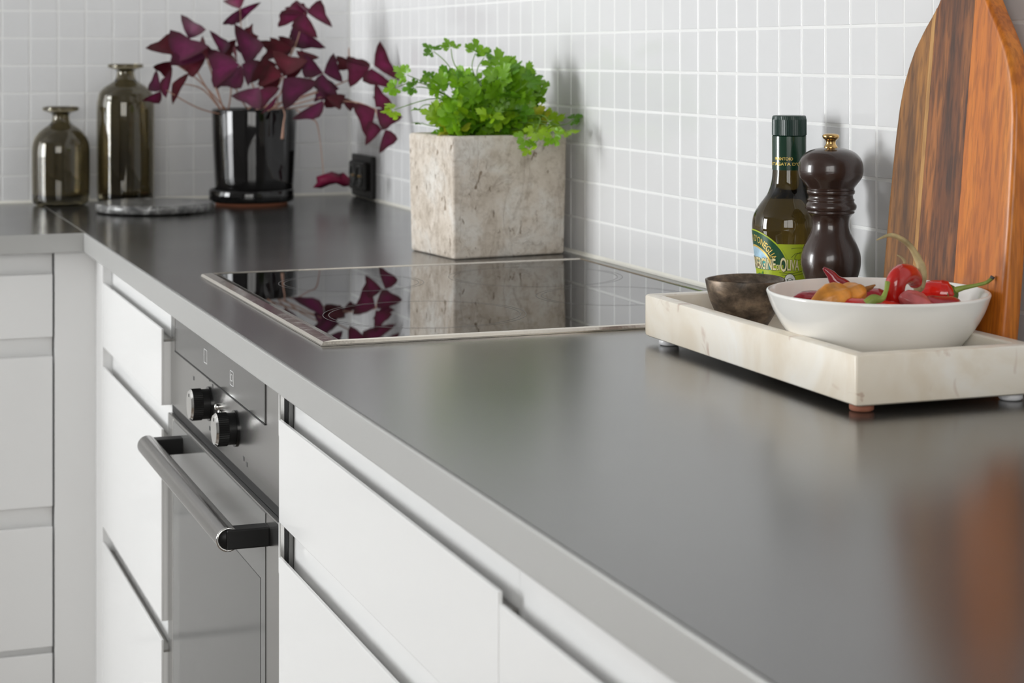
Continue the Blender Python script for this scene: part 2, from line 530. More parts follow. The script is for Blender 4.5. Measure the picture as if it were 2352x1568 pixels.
for j in range(42):
    for k in range(14):
        cells.append((-0.0046-PITCH*(j+0.5), 0, 0.8997+PITCH*(k+0.5)))
tiles(wb, 'y', cells, 0.004)
# narrow cut tiles beside the corner on the right wall
me_t = bpy.data.meshes.new('tile')
bmt = bm_box((-0.0004, -0.017, -0.0235), (0.004, 0.017, 0.0235), 0.0006, 2); bmt.to_mesh(me_t); bmt.free()
me_t.materials.append(MATS['tile'])
for k in range(8):
    o = bpy.data.objects.new('tile', me_t); COL.objects.link(o); o.parent = wr
    o.location = (0, -0.0200, 0.8997+PITCH*(k+0.5))
# silicone joints
v, f = [], []
def bead(name, a, b_, n1, s=0.0048):
    a, b_, n1 = Vector(a), Vector(b_), Vector(n1)
    vs = []
    for p in (a, b_):
        vs += [p+Vector((0, 0, 0.0002)), p+n1*s+Vector((0, 0, 0.0002)), p+n1*s*0.35+Vector((0, 0, s*0.4)), p+Vector((0, 0, s))]
    fs = [(0, 1, 5, 4), (1, 2, 6, 5), (2, 3, 7, 6), (3, 0, 4, 7), (0, 3, 2, 1), (4, 5, 6, 7)]
    return props(add(name, vs, fs, 'sealant'), kind='structure')
bead('trim_1', (-0.0008, -0.001, CT), (-0.0008, -3.6, CT), (-1, 0, 0))
bead('trim_2', (-0.001, -0.0008, CT), (-2.2, -0.0008, CT), (0, -1, 0))

# ------------------------------------------------------------------ worktop
XE, YE, CB = -0.591, -0.626, 0.871
wt = thing('worktop', 'dark grey L-shaped worktop with pale metal-grey front edge', 'worktop', (-0.3, -1.5, CB))
ET = 0.003
box('slab', (XE+ET, -3.6, CB), (-0.0012, -0.0012, CT), 'worktop', wt, 0.0008, 1)
box('slab', (-2.2, YE+ET, CB), (XE+ET-0.0008, -0.0012, CT), 'worktop', wt, 0.0008, 1)
box('edge_band', (XE, -3.6, CB), (XE+ET, YE, CT), 'edge_band', wt, 0.0012, 2)
box('edge_band', (-2.2, YE, CB), (XE+0.0005, YE+ET, CT), 'edge_band', wt, 0.0012, 2)
box('joint_strip', (XE+ET-0.0012, YE+ET, CT-0.002), (XE+ET-0.0002, -0.01, CT+0.00012), 'grip', wt)

# ------------------------------------------------------------------ cabinets
XF, XR = -0.570, -0.5555      # drawer fronts, recessed rails
def drawer_run(t, y0, y1, fronts, cap_end=None, lo_y=None):
    """drawers whose fronts face -X between y0 (far) and y1 (near)"""
    for zt, zb in fronts:
        # full-height face whose top edge stands up in front of the grip channel
        d = box('drawer_front', (XF, y1, zb), (XF+0.0032, y0, zt), 'lacquer', t, 0.0007, 2)
        ORG[d.name] = ORG[t.name]
        box('back_board', (XF+0.0032, y1, zb), (XR-0.0015, y0, zt-0.016), 'lacquer', d)
        box('grip_channel', (XF+0.0033, y1+0.0005, zt-0.0155), (XR-0.001, y0-0.0005, zt-0.013), 'grip', d)  # grey lining darkens the channel where only shade falls
def cabinet(name, label, y0, y1, fronts):
    t = thing(name, label, 'cabinet', (-0.3, (y0+y1)/2, 0.0), 'white base cabinets')
    box('body', (XR, y1, 0.1), (-0.02, y0, CB-0.0005), 'lacquer', t)
    box('plinth', (-0.52, y1, 0.0), (-0.02, y0, 0.1), 'plinth', t)
    drawer_run(t, y0-0.0006, y1+0.0006, fronts)
    return t
LF = [(0.8295, 0.7345), (0.7050, 0.4660), (0.443, 0.15)]
RF = [(0.8315, 0.7360), (0.7035, 0.4660), (0.443, 0.15)]
cabL = cabinet('base_cabinet', 'white handleless drawer cabinet between the corner and the oven', -0.6815, -1.1885, LF)
cabR = cabinet('base_cabinet', 'white handleless drawer cabinet directly right of the oven', -1.8239, -2.4300, RF)
cabN = cabinet('base_cabinet', 'white handleless drawer cabinet nearest the camera, mostly cut off', -2.4306, -3.45, [(0.8240, 0.7360), (0.7035, 0.4660), (0.443, 0.15)])
# metal end pieces and painted dark slot of the grip recess beside the oven
for z0, z1 in ((0.8160, CB-0.0008), (0.688, 0.7352)):
    box('end_cap', (XF+0.0003, -1.8236, z0), (XF+0.0017, -1.8222, z1), 'lacquer', cabR)
    box('end_cap', (XF+0.0018, -1.8242, z0), (XF+0.0052, -1.8222, z1), 'chrome', cabR)
    box('end_cap', (XF+0.0053, -1.8238, z0), (XF+0.0092, -1.8222, z1), 'black_gloss', cabR)  # black colour puts in the slot's darkness; there is no opening
    box('end_cap', (XF+0.0093, -1.8250, z0), (XR-0.0004, -1.8222, z1), 'steel_dark', cabR, 0.0008)
# step at the joint of the two near cabinets
# corner filler
YF, YR_ = -0.606, -0.592
fp = thing('filler_panel', 'tall white filler panel closing the inner corner of the cabinets', 'panel', (XF, YF, 0.0))
box('front_panel', (-0.6315, YF, 0.1), (XF, YF+0.016, CB-0.0005), 'lacquer', fp, 0.0007)
box('side_panel', (XF, -0.680, 0.1), (XF+0.016, YF+0.0155, CB-0.0005), 'lacquer', fp, 0.0007)
box('plinth', (-0.6315, -0.56, 0.0), (-0.54, -0.545, 0.1), 'plinth', fp)
# back run cabinet (fronts face -Y)
bc = thing('base_cabinet', 'white drawer cabinet of the far run at the left edge', 'cabinet', (-0.9, -0.3, 0.0), 'white base cabinets')
box('body', (-1.45, YR_, 0.1), (-0.6335, -0.02, CB-0.0005), 'lacquer', bc)
box('plinth', (-1.45, -0.56, 0.0), (-0.6335, -0.02, 0.1), 'plinth', bc)
for zt, zb in ((0.8374, 0.742), (0.7128, 0.485), (0.4544, 0.272), (0.262, 0.15)):
    d = box('drawer_front', (-1.45, YF, zb), (-0.6345, YF+0.0032, zt), 'lacquer', bc, 0.0007)
    ORG[d.name] = ORG[bc.name]
    box('back_board', (-1.45, YF+0.0032, zb), (-0.6345, YR_-0.001, zt-0.016), 'lacquer', d)
    box('grip_channel', (-1.45, YF+0.0033, zt-0.0155), (-0.635, YR_-0.001, zt-0.013), 'grip', d)  # grey colour stands for the shade inside this channel too

# ------------------------------------------------------------------ oven
XO = -0.558
Y0, Y1 = -1.1895, -1.8215
ov = thing('oven', 'built-in stainless steel oven with bar handle and two black knobs', 'oven', (-0.3, -1.5, 0.0))
box('housing', (XO+0.003, Y1, 0.02), (-0.03, Y0, CB-0.0008), 'steel_dark', ov)
ZS = 0.7335
box('control_panel', (XO, Y1, ZS+0.003), (XO+0.003, Y0, CB-0.001), 'steel', ov, 0.0012)
dp = box('display', (XO-0.0012, -1.718, 0.8075), (XO+0.002, -1.224, 0.866), 'display_glass', ov, 0.0005)
ORG[dp.name] = ORG[ov.name]
box('display_edge', (XO-0.0016, -1.2235, 0.8075), (XO+0.001, -1.2205, 0.866), 'chrome', dp)
box('display_edge', (XO-0.0014, -1.718, 0.8058), (XO+0.001, -1.222, 0.8074), 'black_plastic', dp)
def rect_icon(yc, zc, hw, hh, t=0.0006):
    bm = bmesh.new()
    for lo, hi in (((-hw, -hh), (hw, -hh+t)), ((-hw, hh-t), (hw, hh)), ((-hw, -hh), (-hw+t*1.6, hh)), ((hw-t*1.6, -hh), (hw, hh))):
        q = bm_box((XO-0.0015, yc+lo[0], zc+lo[1]), (XO-0.0011, yc+hi[0], zc+hi[1]))
        me = bpy.data.meshes.new('t'); q.to_mesh(me); q.free(); bm.from_mesh(me); bpy.data.meshes.remove(me)
    return bm
add_bm('symbol', rect_icon(-1.418, 0.8292, 0.009, 0.0078), 'icon', dp)
add_bm('symbol', rect_icon(-1.562, 0.8272, 0.009, 0.0078), 'icon', dp)
add_bm('symbol', rect_icon(-1.561, 0.8278, 0.0045, 0.0036), 'icon', dp)
# knobs
def knob(yc, zc):
    k = None
    R = 0.0178
    def ring(name, x0, x1, r0, r1, mat, parent, n=40, teeth=0.0):
        v, f = [], []
        for x, r in ((x0, r0), (x1, r1)):
            for i in range(n):
                a = 2*PI*i/n; rr_ = r*(1-(teeth if i % 2 else 0))
                v.append(Vector((x, yc+rr_*math.cos(a), zc+rr_*math.sin(a))))
        for i in range(n):
            i2 = (i+1) % n; f.append((i, i2, n+i2, n+i))
        f.append(tuple(range(n-1, -1, -1))); f.append(tuple(range(n, 2*n)))
        o = add(name, v, f, mat, parent); auto_smooth(o, 25 if not teeth else 5); return o
    k = ring('knob', XO, XO-0.010, R*0.94, R*0.94, 'black_plastic', ov)
    ORG[k.name] = ORG[ov.name]
    ring('collar', XO, XO-0.002, R*1.08, R*1.08, 'black_gloss', k)
    ring('grip_ring', XO-0.010, XO-0.021, R, R, 'black_plastic', k, 96, 0.035)
    ring('face', XO-0.021, XO-0.0235, R*0.98, R*0.86, 'chrome', k)
    box('pointer', (XO-0.0238, yc-0.001, zc+0.009), (XO-0.0234, yc+0.001, zc+0.0125), 'icon_dark', k)
knob(-1.435, 0.7785); knob(-1.575, 0.7765)
# three small chrome buttons between the knobs
for i, (yy, zz) in enumerate(((-1.487, 0.784), (-1.505, 0.781), (-1.522, 0.778))):
    v, f = lathe_geo([(0.0036, 0), (0.0036, 0.003), (0.0026, 0.0048), (0, 0.0052)], (0, 0), 16)
    v = [Vector((XO-p.z, yy+p.x, zz+p.y)) for p in v]
    add('button', v, f, 'chrome', ov, True)
for yy, zz in ((-1.435, 0.806), (-1.452, 0.801), (-1.615, 0.7525), (-1.630, 0.7495), (-1.436, 0.751), (-1.34, 0.792)):
    box('symbol', (XO-0.0003, yy-0.003, zz-0.0022), (XO+0.0002, yy+0.003, zz+0.0022), 'icon_dark', ov)
# seam under the control panel, then the door
box('vent_gap', (XO+0.0016, Y1, ZS-0.0075), (XO+0.003, Y0, ZS+0.003), 'black_plastic', ov)  # black strip stands in for the shaded depth of the open slot
XD = XO-0.004
dr = box('door', (XD, Y1+0.001, 0.20), (XO+0.002, Y0-0.001, ZS-0.0075), 'steel', ov, 0.0012)
ORG[dr.name] = ORG[ov.name]
box('door_edge_glint', (XD-0.0008, -1.2300, 0.20), (XD+0.001, -1.2270, ZS-0.009), 'chrome', dr)  # chrome strip added to draw the bright highlight along the door edge
box('door_glass', (XD-0.0007, -1.735, 0.20), (XD+0.001, -1.2305, ZS-0.010), 'oven_glass', dr)
box('door_glass', (XD-0.0011, -1.715, 0.20), (XD+0.0005, -1.275, 0.655), 'oven_glass_dark', dr)
# handle
XH, ZH = -0.6015, 0.7040
hb0, hb1 = -1.275, -1.746
hd = tube('handle', [(XH, hb0, ZH), (XH, hb1, ZH)], 0.0118, 'bar_steel', ov, 28)
auto_smooth(hd, 40)
ORG[hd.name] = ORG[ov.name]
v, f = lathe_geo([(0.0118, 0), (0.0118, 0.0015), (0.0092, 0.0015), (0.0092, -0.002), (0, -0.002)], (0, 0), 28)
add('end_ring', [Vector((XH+p.x, hb1-p.z, ZH+p.y)) for p in v], f, 'chrome', hd, True)
for yb in (hb0-0.012, hb1+0.004):
    bm = bm_box((XH-0.002, yb-0.009, ZH-0.0095), (XD+0.0005, yb+0.011, ZH+0.0095), 0.0015)
    add_bm('bracket', bm, 'black_plastic', hd)
v, f = lathe_geo([(0.0092, 0), (0.0092, 0.0012), (0, 0.0012)], (0, 0), 28)
add('end_cap', [Vector((XH+p.x, hb1-p.z, ZH+p.y)) for p in v], f, 'black_plastic', hd, True)

# ------------------------------------------------------------------ hob
hx0, hx1, hy0, hy1 = -0.5335, -0.0325, -1.842, -1.255
hob = thing('induction_hob', 'black glass cooktop with thin steel rim set in the worktop', 'hob', ((hx0+hx1)/2, (hy0+hy1)/2, CT))
def rect(i0x, i1x, i0y, i1y, z):
    return [Vector((hx0+i0x, hy0+i0y, z)), Vector((hx1-i1x, hy0+i0y, z)), Vector((hx1-i1x, hy1-i1y, z)), Vector((hx0+i0x, hy1-i1y, z))]
loops = [rect(0, 0, 0, 0, CT+0.0002), rect(0, 0, 0, 0, CT+0.0016), rect(0.002, 0.0012, 0.0016, 0.0016, CT+0.0042),
         rect(0.013, 0.003, 0.005, 0.003, CT+0.0050), rect(0.021, 0.004, 0.007, 0.004, CT+0.0036), rect(0.021, 0.004, 0.007, 0.004, CT+0.0005)]
v = [p for l in loops for p in l]; f = []
for i in range(len(loops)-1):
    for k in range(4):
        k2 = (k+1) % 4; f.append((i*4+k, i*4+k2, i*4+4+k2, i*4+4+k))
add('frame', v, f, 'hob_frame', hob)
gl = box('glass', (hx0+0.020, hy0+0.006, CT+0.0004), (hx1-0.003, hy1-0.003, CT+0.0040), 'hob_glass', hob)
ORG[gl.name] = ORG[hob.name]
def ring_flat(cx, cy, r, wd, z, n=80):
    v, f = [], []
    for i in range(n):
        a = 2*PI*i/n
        v += [Vector((cx+r*math.cos(a), cy+r*math.sin(a), z)), Vector((cx+(r-wd)*math.cos(a), cy+(r-wd)*math.sin(a), z))]
    for i in range(n):
        i2 = (i+1) % n; f.append((2*i, 2*i2, 2*i2+1, 2*i+1))
    return v, f
for cx, cy, r in ((-0.385, -1.405, 0.085), (-0.385, -1.69, 0.105), (-0.16, -1.42, 0.105), (-0.145, -1.62, 0.085)):
    for q in (r, r-0.006):
        v, f = ring_flat(cx, cy, q, 0.0007, CT+0.0041)
        add('cooking_zone', v, f, 'hob_mark', gl)

# ------------------------------------------------------------------ vases
def vase(label, cx, d_px, y_top, prof_px, xc):
    pass
def make_vase(label, cx, cy, prof):
    t = thing('glass_vase', label, 'vase', (cx, cy, CT), 'smoked glass vases in the corner')
    outer = round_prof(prof, 4)
    th_ = 0.0032
    inner = [(max(r-th_, 0.004), z) for r, z in reversed(outer) if z > CT+0.012]
    full = [(0, CT+0.001)]+[(outer[0][0]*0.6, CT+0.0006)]+outer+inner+[(inner[-1][0]*0.5, CT+0.010), (0, CT+0.009)]
    lathe('body', full, (cx, cy), 'smoked_glass', t, 56)
    return t
def zpx(y, d): return CAM.z-(y-HZ)/FPX*d
d1, d2 = 3.435, 3.475
s1, s2 = d1/FPX/2.45, d2/FPX/2.45
p1 = [(0.040, CT+0.0004), (0.0475, CT+0.004), (0.0505, CT+0.014)] + [(hw*s1, zpx(y/2.45, d1)) for y, hw in
      ((1000, 161), (900, 161), (830, 160), (785, 150), (750, 128), (720, 96), (700, 66), (680, 50), (655, 46), (638, 52), (628, 80), (620, 99), (608, 101), (600, 96))]
p2 = [(0.040, CT+0.0004), (0.0480, CT+0.004), (0.0512, CT+0.014)] + [(hw*s2, zpx(y/2.45, d2)) for y, hw in
      ((1000, 161), (800, 161), (600, 160), (555, 155), (520, 146), (490, 118), (470, 88), (452, 62), (430, 52), (408, 48), (394, 52), (386, 78), (380, 96), (370, 99), (360, 95))]
va, vb = at(139.6, 300, d1), at(288.6, 300, d2)
make_vase('short smoked glass bottle vase with wide lip at the far left', va.x, va.y, p1)
make_vase('tall smoked glass bottle vase with wide lip beside the dark plant pot', vb.x, vb.y, p2)

# ------------------------------------------------------------------ round stone trivet
tc_ = at(355, 467.5, 3.29)
tv = thing('stone_trivet', 'round dark veined stone slab lying in front of the tall glass vase', 'trivet', (tc_.x, tc_.y, CT))
pr = [(0, CT+0.003), (0.098, CT+0.003), (0.1005, CT+0.0055), (0.1010, CT+0.010), (0.1005, CT+0.0145), (0.0985, CT+0.0165), (0, CT+0.0165)]
o = lathe('slab', pr, (tc_.x, tc_.y), 'trivet_stone', tv, 72); auto_smooth(o, 40)
for a in (0.5, 2.1, 3.7, 5.2):
    lathe('foot', [(0.006, CT), (0.006, CT+0.003), (0, CT+0.003)], (tc_.x+0.07*math.cos(a), tc_.y+0.07*math.sin(a)), 'black_plastic', tv, 12)

# ------------------------------------------------------------------ dark plant pot with purple shamrock
PX_, PY_ = -0.227, -0.170
sa = thing('plant_saucer', 'glossy black saucer with bare terracotta foot under the purple-leaved plant', 'saucer', (PX_-0.005, PY_, CT))
lathe('saucer', [(0, CT+0.006), (0.066, CT+0.006), (0.0745, CT+0.0065), (0.0765, CT+0.010), (0.0765, CT+0.026), (0.0750, CT+0.0285), (0.0725, CT+0.0275), (0.0715, CT+0.012), (0, CT+0.0115)], (PX_-0.005, PY_), 'black_glaze', sa, 56)
lathe('foot_ring', [(0, CT), (0.064, CT), (0.066, CT+0.006), (0, CT+0.0062)], (PX_-0.005, PY_), 'terracotta', sa, 48)
po = thing('potted_plant', 'purple shamrock plant with triangular leaves in a glossy black pot', 'potted plant', (PX_, PY_, CT+0.012))
ZT = 1.0725
lathe('pot', [(0, CT+0.0125), (0.066, CT+0.0125), (0.0695, CT+0.016), (0.0715, CT+0.05), (0.0745, CT+0.11), (0.0765, ZT-0.004), (0.0760, ZT-0.0005), (0.0745, ZT), (0.0725, ZT-0.003), (0.0700, CT+0.10), (0.066, CT+0.03), (0, CT+0.025)], (PX_, PY_), 'black_glaze', po, 64)
lathe('soil', [(0, ZT-0.008), (0.05, ZT-0.009), (0.0712, ZT-0.012), (0.0700, ZT-0.03), (0, ZT-0.03)], (PX_, PY_), 'soil', po, 32)
def c2(x, y, d): return at(320+x/3.1365, y/3.1365, d)
# leaflets: hinge, tip a, tip b in the enlarged view; distance at the hinge; depth offsets of the tips; colour
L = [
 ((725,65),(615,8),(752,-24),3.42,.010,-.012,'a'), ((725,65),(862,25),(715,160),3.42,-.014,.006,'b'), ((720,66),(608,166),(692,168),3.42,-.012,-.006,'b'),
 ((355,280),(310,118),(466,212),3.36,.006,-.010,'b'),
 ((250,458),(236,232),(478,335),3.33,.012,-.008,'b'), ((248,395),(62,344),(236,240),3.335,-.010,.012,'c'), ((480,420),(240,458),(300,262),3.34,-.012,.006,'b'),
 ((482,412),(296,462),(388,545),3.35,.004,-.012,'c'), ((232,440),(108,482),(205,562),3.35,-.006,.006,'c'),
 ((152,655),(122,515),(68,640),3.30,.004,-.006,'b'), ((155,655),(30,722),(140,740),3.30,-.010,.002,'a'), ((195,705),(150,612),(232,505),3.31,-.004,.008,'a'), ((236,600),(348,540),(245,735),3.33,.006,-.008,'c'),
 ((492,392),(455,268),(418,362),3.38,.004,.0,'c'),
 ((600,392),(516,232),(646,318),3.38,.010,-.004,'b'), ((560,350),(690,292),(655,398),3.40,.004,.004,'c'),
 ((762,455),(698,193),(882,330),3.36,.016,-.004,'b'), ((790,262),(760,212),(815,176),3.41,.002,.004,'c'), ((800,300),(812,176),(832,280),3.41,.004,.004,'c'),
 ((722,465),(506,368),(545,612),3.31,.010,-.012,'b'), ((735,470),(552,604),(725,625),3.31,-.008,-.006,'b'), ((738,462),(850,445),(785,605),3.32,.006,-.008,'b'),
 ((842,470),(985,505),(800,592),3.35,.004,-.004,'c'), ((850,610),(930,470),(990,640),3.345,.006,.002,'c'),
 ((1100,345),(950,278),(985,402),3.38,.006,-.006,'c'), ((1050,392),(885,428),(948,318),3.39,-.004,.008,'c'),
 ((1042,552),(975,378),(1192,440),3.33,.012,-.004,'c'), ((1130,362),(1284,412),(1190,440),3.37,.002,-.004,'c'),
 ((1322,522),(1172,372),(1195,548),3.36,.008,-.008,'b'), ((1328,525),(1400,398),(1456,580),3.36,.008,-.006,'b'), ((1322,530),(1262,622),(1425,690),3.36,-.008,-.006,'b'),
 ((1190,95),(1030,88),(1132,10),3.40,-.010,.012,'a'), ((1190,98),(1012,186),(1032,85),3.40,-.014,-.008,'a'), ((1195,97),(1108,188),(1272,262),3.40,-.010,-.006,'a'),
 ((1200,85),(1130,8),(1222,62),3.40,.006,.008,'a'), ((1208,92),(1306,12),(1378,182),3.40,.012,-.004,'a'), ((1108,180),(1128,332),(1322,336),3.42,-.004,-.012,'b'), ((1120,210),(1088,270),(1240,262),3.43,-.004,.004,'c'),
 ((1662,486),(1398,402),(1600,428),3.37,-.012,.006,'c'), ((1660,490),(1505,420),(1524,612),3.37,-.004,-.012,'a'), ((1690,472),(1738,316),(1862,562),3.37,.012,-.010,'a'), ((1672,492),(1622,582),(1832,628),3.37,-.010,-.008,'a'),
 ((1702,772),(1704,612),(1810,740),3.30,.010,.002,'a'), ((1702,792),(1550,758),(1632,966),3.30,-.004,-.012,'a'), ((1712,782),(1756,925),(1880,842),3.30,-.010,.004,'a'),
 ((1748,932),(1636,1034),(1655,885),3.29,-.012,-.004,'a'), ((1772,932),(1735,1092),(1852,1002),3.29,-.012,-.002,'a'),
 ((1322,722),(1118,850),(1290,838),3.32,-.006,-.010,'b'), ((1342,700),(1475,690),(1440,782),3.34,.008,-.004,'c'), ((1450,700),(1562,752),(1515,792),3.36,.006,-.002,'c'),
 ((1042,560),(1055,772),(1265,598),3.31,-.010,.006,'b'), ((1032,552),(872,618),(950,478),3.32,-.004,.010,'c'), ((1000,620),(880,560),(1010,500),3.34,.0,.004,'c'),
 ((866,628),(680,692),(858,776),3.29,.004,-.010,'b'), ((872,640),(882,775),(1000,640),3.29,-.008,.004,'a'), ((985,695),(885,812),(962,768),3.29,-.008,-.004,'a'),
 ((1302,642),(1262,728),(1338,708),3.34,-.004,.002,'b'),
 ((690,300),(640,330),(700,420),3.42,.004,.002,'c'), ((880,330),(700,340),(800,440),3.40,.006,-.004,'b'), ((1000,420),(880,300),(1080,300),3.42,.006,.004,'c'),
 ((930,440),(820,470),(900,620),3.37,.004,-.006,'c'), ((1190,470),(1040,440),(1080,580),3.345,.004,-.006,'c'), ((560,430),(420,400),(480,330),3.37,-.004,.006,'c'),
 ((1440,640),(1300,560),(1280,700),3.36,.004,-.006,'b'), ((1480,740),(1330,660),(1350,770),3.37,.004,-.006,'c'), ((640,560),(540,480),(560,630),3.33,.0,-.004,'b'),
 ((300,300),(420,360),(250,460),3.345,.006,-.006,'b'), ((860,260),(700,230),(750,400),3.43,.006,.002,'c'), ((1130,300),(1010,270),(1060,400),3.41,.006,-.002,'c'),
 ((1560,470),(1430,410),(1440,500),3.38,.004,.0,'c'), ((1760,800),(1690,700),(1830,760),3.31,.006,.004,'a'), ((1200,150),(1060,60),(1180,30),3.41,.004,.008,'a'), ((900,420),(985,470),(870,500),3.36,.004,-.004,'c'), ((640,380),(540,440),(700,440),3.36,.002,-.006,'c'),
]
def leaflet(H, A, B, mat, parent, curl):
    n = (A-H).cross(B-H).normalized()
    if n.dot(CAM-H) < 0: n = -n
    size = ((A-H).length+(B-H).length)/2
    mid = (A+B)/2
    N = mid+(H-mid)*0.02 - n*curl*size*0.9
    def edge(P, s):
        out = []
        for t in (0.33, 0.70):
            q = H.lerp(P, t)
            side = (P-mid).normalized()
            out.append(q + side*size*0.11*math.sin(t*PI) + n*curl*size*0.25*math.sin(t*PI))
        return out
    a1, a2 = edge(A, 1); b1, b2 = edge(B, -1)
    r1 = H.lerp(N, 0.35) - n*curl*size*0.15; r2 = H.lerp(N, 0.7) - n*curl*size*0.10
    ma = A.lerp(N, 0.5) + (A-H).normalized()*size*0.06; mb = B.lerp(N, 0.5) + (B-H).normalized()*size*0.06
    ca = a1.lerp(r1, 0.5); cb = b1.lerp(r1, 0.5); da = a2.lerp(r2, 0.5); db = b2.lerp(r2, 0.5)
    V = [H, a1, a2, A, ma, N, mb, B, b2, b1, r1, r2, ca, cb, da, db]
    F_ = [(0, 1, 12), (0, 12, 10), (0, 10, 13), (0, 13, 9), (1, 2, 14, 12), (12, 14, 11, 10), (10, 11, 15, 13), (13, 15, 8, 9),
          (2, 3, 4, 14), (14, 4, 5, 11), (11, 5, 6, 15), (15, 6, 7, 8)]
    o = add('leaf', V, F_, mat, parent, smooth=True)
    at_ = o.data.attributes.new('patch', 'FLOAT', 'POINT')
    vals = [0.35, 0.1, 0, 0, 0.05, 0.15, 0.05, 0, 0, 0.1, 0.75, 1.0, 0.55, 0.45, 0.7, 0.6]
    at_.data.foreach_set('value', vals)
    return o
rnd = random.Random(11)
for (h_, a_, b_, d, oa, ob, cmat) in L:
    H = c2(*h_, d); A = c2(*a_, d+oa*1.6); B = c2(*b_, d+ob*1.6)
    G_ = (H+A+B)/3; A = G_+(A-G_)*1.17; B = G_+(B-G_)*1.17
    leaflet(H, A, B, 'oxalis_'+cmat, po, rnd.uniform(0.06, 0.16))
# stalks
base = Vector((PX_, PY_, ZT-0.010))
ST = [((725,65),3.42,(760,420)), ((355,280),3.36,(420,520)), ((250,455),3.33,(440,590)), ((480,415),3.34,(560,640)), ((195,650),3.31,(430,780)),
      ((240,600),3.33,(450,640)), ((490,395),3.38,(540,600)), ((722,468),3.31,(700,650)), ((865,628),3.29,(840,730)), ((1042,555),3.32,(1000,700)),
      ((1190,95),3.40,(1080,420)), ((1322,525),3.36,(1180,600)), ((1662,488),3.37,(1400,620)), ((1702,785),3.30,(1450,730)), ((1750,930),3.29,(1720,850)),
      ((1300,660),3.34,(1140,720)), ((1310,700),3.33,(1160,740)), ((990,690),3.29,(985,760)), ((1105,345),3.38,(1010,600)), ((610,390),3.38,(660,620)), ((1510,345),3.36,(1512,400))]
for i, (tip, d, mid) in enumerate(ST):
    T = c2(*tip, d)
    if i == 20: Bp = c2(1530, 420, 3.37); Mp = c2(*mid, 3.365)
    elif i == 14: Bp = c2(1702, 785, 3.30); Mp = c2(*mid, 3.295)
    else:
        a = rnd.uniform(0, 2*PI); r = rnd.uniform(0.005, 0.045)
        Bp = base + Vector((r*math.cos(a), r*math.sin(a), 0))
        if tip[0] < 620: Bp = c2(640+rnd.uniform(-40, 40), 790, 3.42)
        Mp = c2(*mid, (d+3.42)/2)
        Bp.z = ZT-0.012
    tube('stem', [Bp, Mp, T], [0.0014, 0.0012, 0.0009], 'stem_pink', po, 6, 8)
# wilted flower stalk hanging over the rim and the dried leaf on its long thread
tube('stem', [c2(1040, 790, 3.37), c2(1048, 830, 3.362), c2(1038, 900, 3.362), c2(1030, 1000, 3.363)], [0.0012, 0.0012, 0.0016, 0.0030], 'stem_pink', po, 6)
tube('stem', [c2(1130, 790, 3.40), c2(1220, 850, 3.39), c2(1275, 880, 3.39), c2(1300, 1000, 3.40), c2(1322, 1200, 3.41), c2(1325, 1270, 3.41)], [0.0010, 0.0010, 0.0012, 0.0007, 0.0007, 0.0007], 'stem_pink', po, 6)
dl = [(1255,1350),(1290,1320),(1285,1270),(1330,1262),(1385,1245),(1440,1262),(1475,1250),(1508,1280),(1508,1330),(1470,1335),(1420,1310),(1370,1320),(1310,1345)]
V = [c2(x, y, 3.41+0.008*math.sin(i*1.7)) for i, (x, y) in enumerate(dl)]
cen = [c2(1380, 1295, 3.39), c2(1460, 1298, 3.395), c2(1320, 1310, 3.40)]
V += cen
F_ = [(0,1,15),(1,2,15),(2,3,15),(3,4,13,15),(4,5,13),(5,14,13),(5,6,14),(6,7,14),(7,8,14),(8,9,14),(9,10,14),(10,13,14),(10,11,13),(11,12,15,13),(12,0,15)]
dlo = add('dried_leaf', V, F_, 'dry_leaf', po, True)
so = dlo.modifiers.new('thick', 'SOLIDIFY'); so.thickness = 0.003
# ------------------------------------------------------------------ wall socket
sk = thing('power_socket', 'black surface-mounted power socket low on the wall beside the corner', 'socket', (-0.001, -0.11, 0.94))
box('plate', (-0.010, -0.176, 0.9030), (-0.0011, -0.040, 0.9815), 'socket', sk, 0.002)
box('insert', (-0.0190, -0.155, 0.9160), (-0.0095, -0.052, 0.9690), 'socket', sk, 0.003)
for yy in (-0.080, -0.125):
    v, f = lathe_geo([(0.0215, 0), (0.0215, 0.0012), (0.019, 0.0012), (0.0188, 0.0002), (0, 0.0002)], (0, 0), 32)
    add('recess', [Vector((-0.0190-p.z, yy+p.x, 0.9425+p.y)) for p in v], f, 'black_gloss', sk, True)
    v, f = lathe_geo([(0.0022, 0), (0.0022, 0.002), (0, 0.0026)], (0, 0), 12)
    add('contact', [Vector((-0.0192-p.z, yy+p.x, 0.9425+p.y)) for p in v], f, 'brass', sk, True)

# ------------------------------------------------------------------ concrete planter with coriander
N_ = Vector((-0.183, -1.179, CT)); FX = Vector((0.1653, 0.021, 0)); SY = Vector((-0.017, 0.138, 0))
pc = N_+FX/2+SY/2
pl = thing('potted_herb', 'square weathered concrete planter full of bright green coriander', 'potted plant', tuple(pc))
HP = 0.163
bm = bmesh.new()
def quad_ring(sc, z, inset=0.0):
    out = []
    for a, b_ in ((-0.5, -0.5), (0.5, -0.5), (0.5, 0.5), (-0.5, 0.5)):
        p = pc + FX*a*(sc-inset/FX.length*2) + SY*b_*(sc-inset/SY.length*2)
        out.append(bm.verts.new((p.x, p.y, CT+z)))
    return out
r0 = quad_ring(1.0, 0.0002); r1 = quad_ring(1.035, HP); r2 = quad_ring(1.035, HP, 0.013); r3 = quad_ring(1.02, HP-0.022, 0.013)
for a, b_ in ((r0, r1), (r1, r2), (r2, r3)):
    for k in range(4): bm.faces.new((a[k], a[(k+1) % 4], b_[(k+1) % 4], b_[k]))
bm.faces.new(r0[::-1]); bm.faces.new(r3)
bmesh.ops.recalc_face_normals(bm, faces=bm.faces)
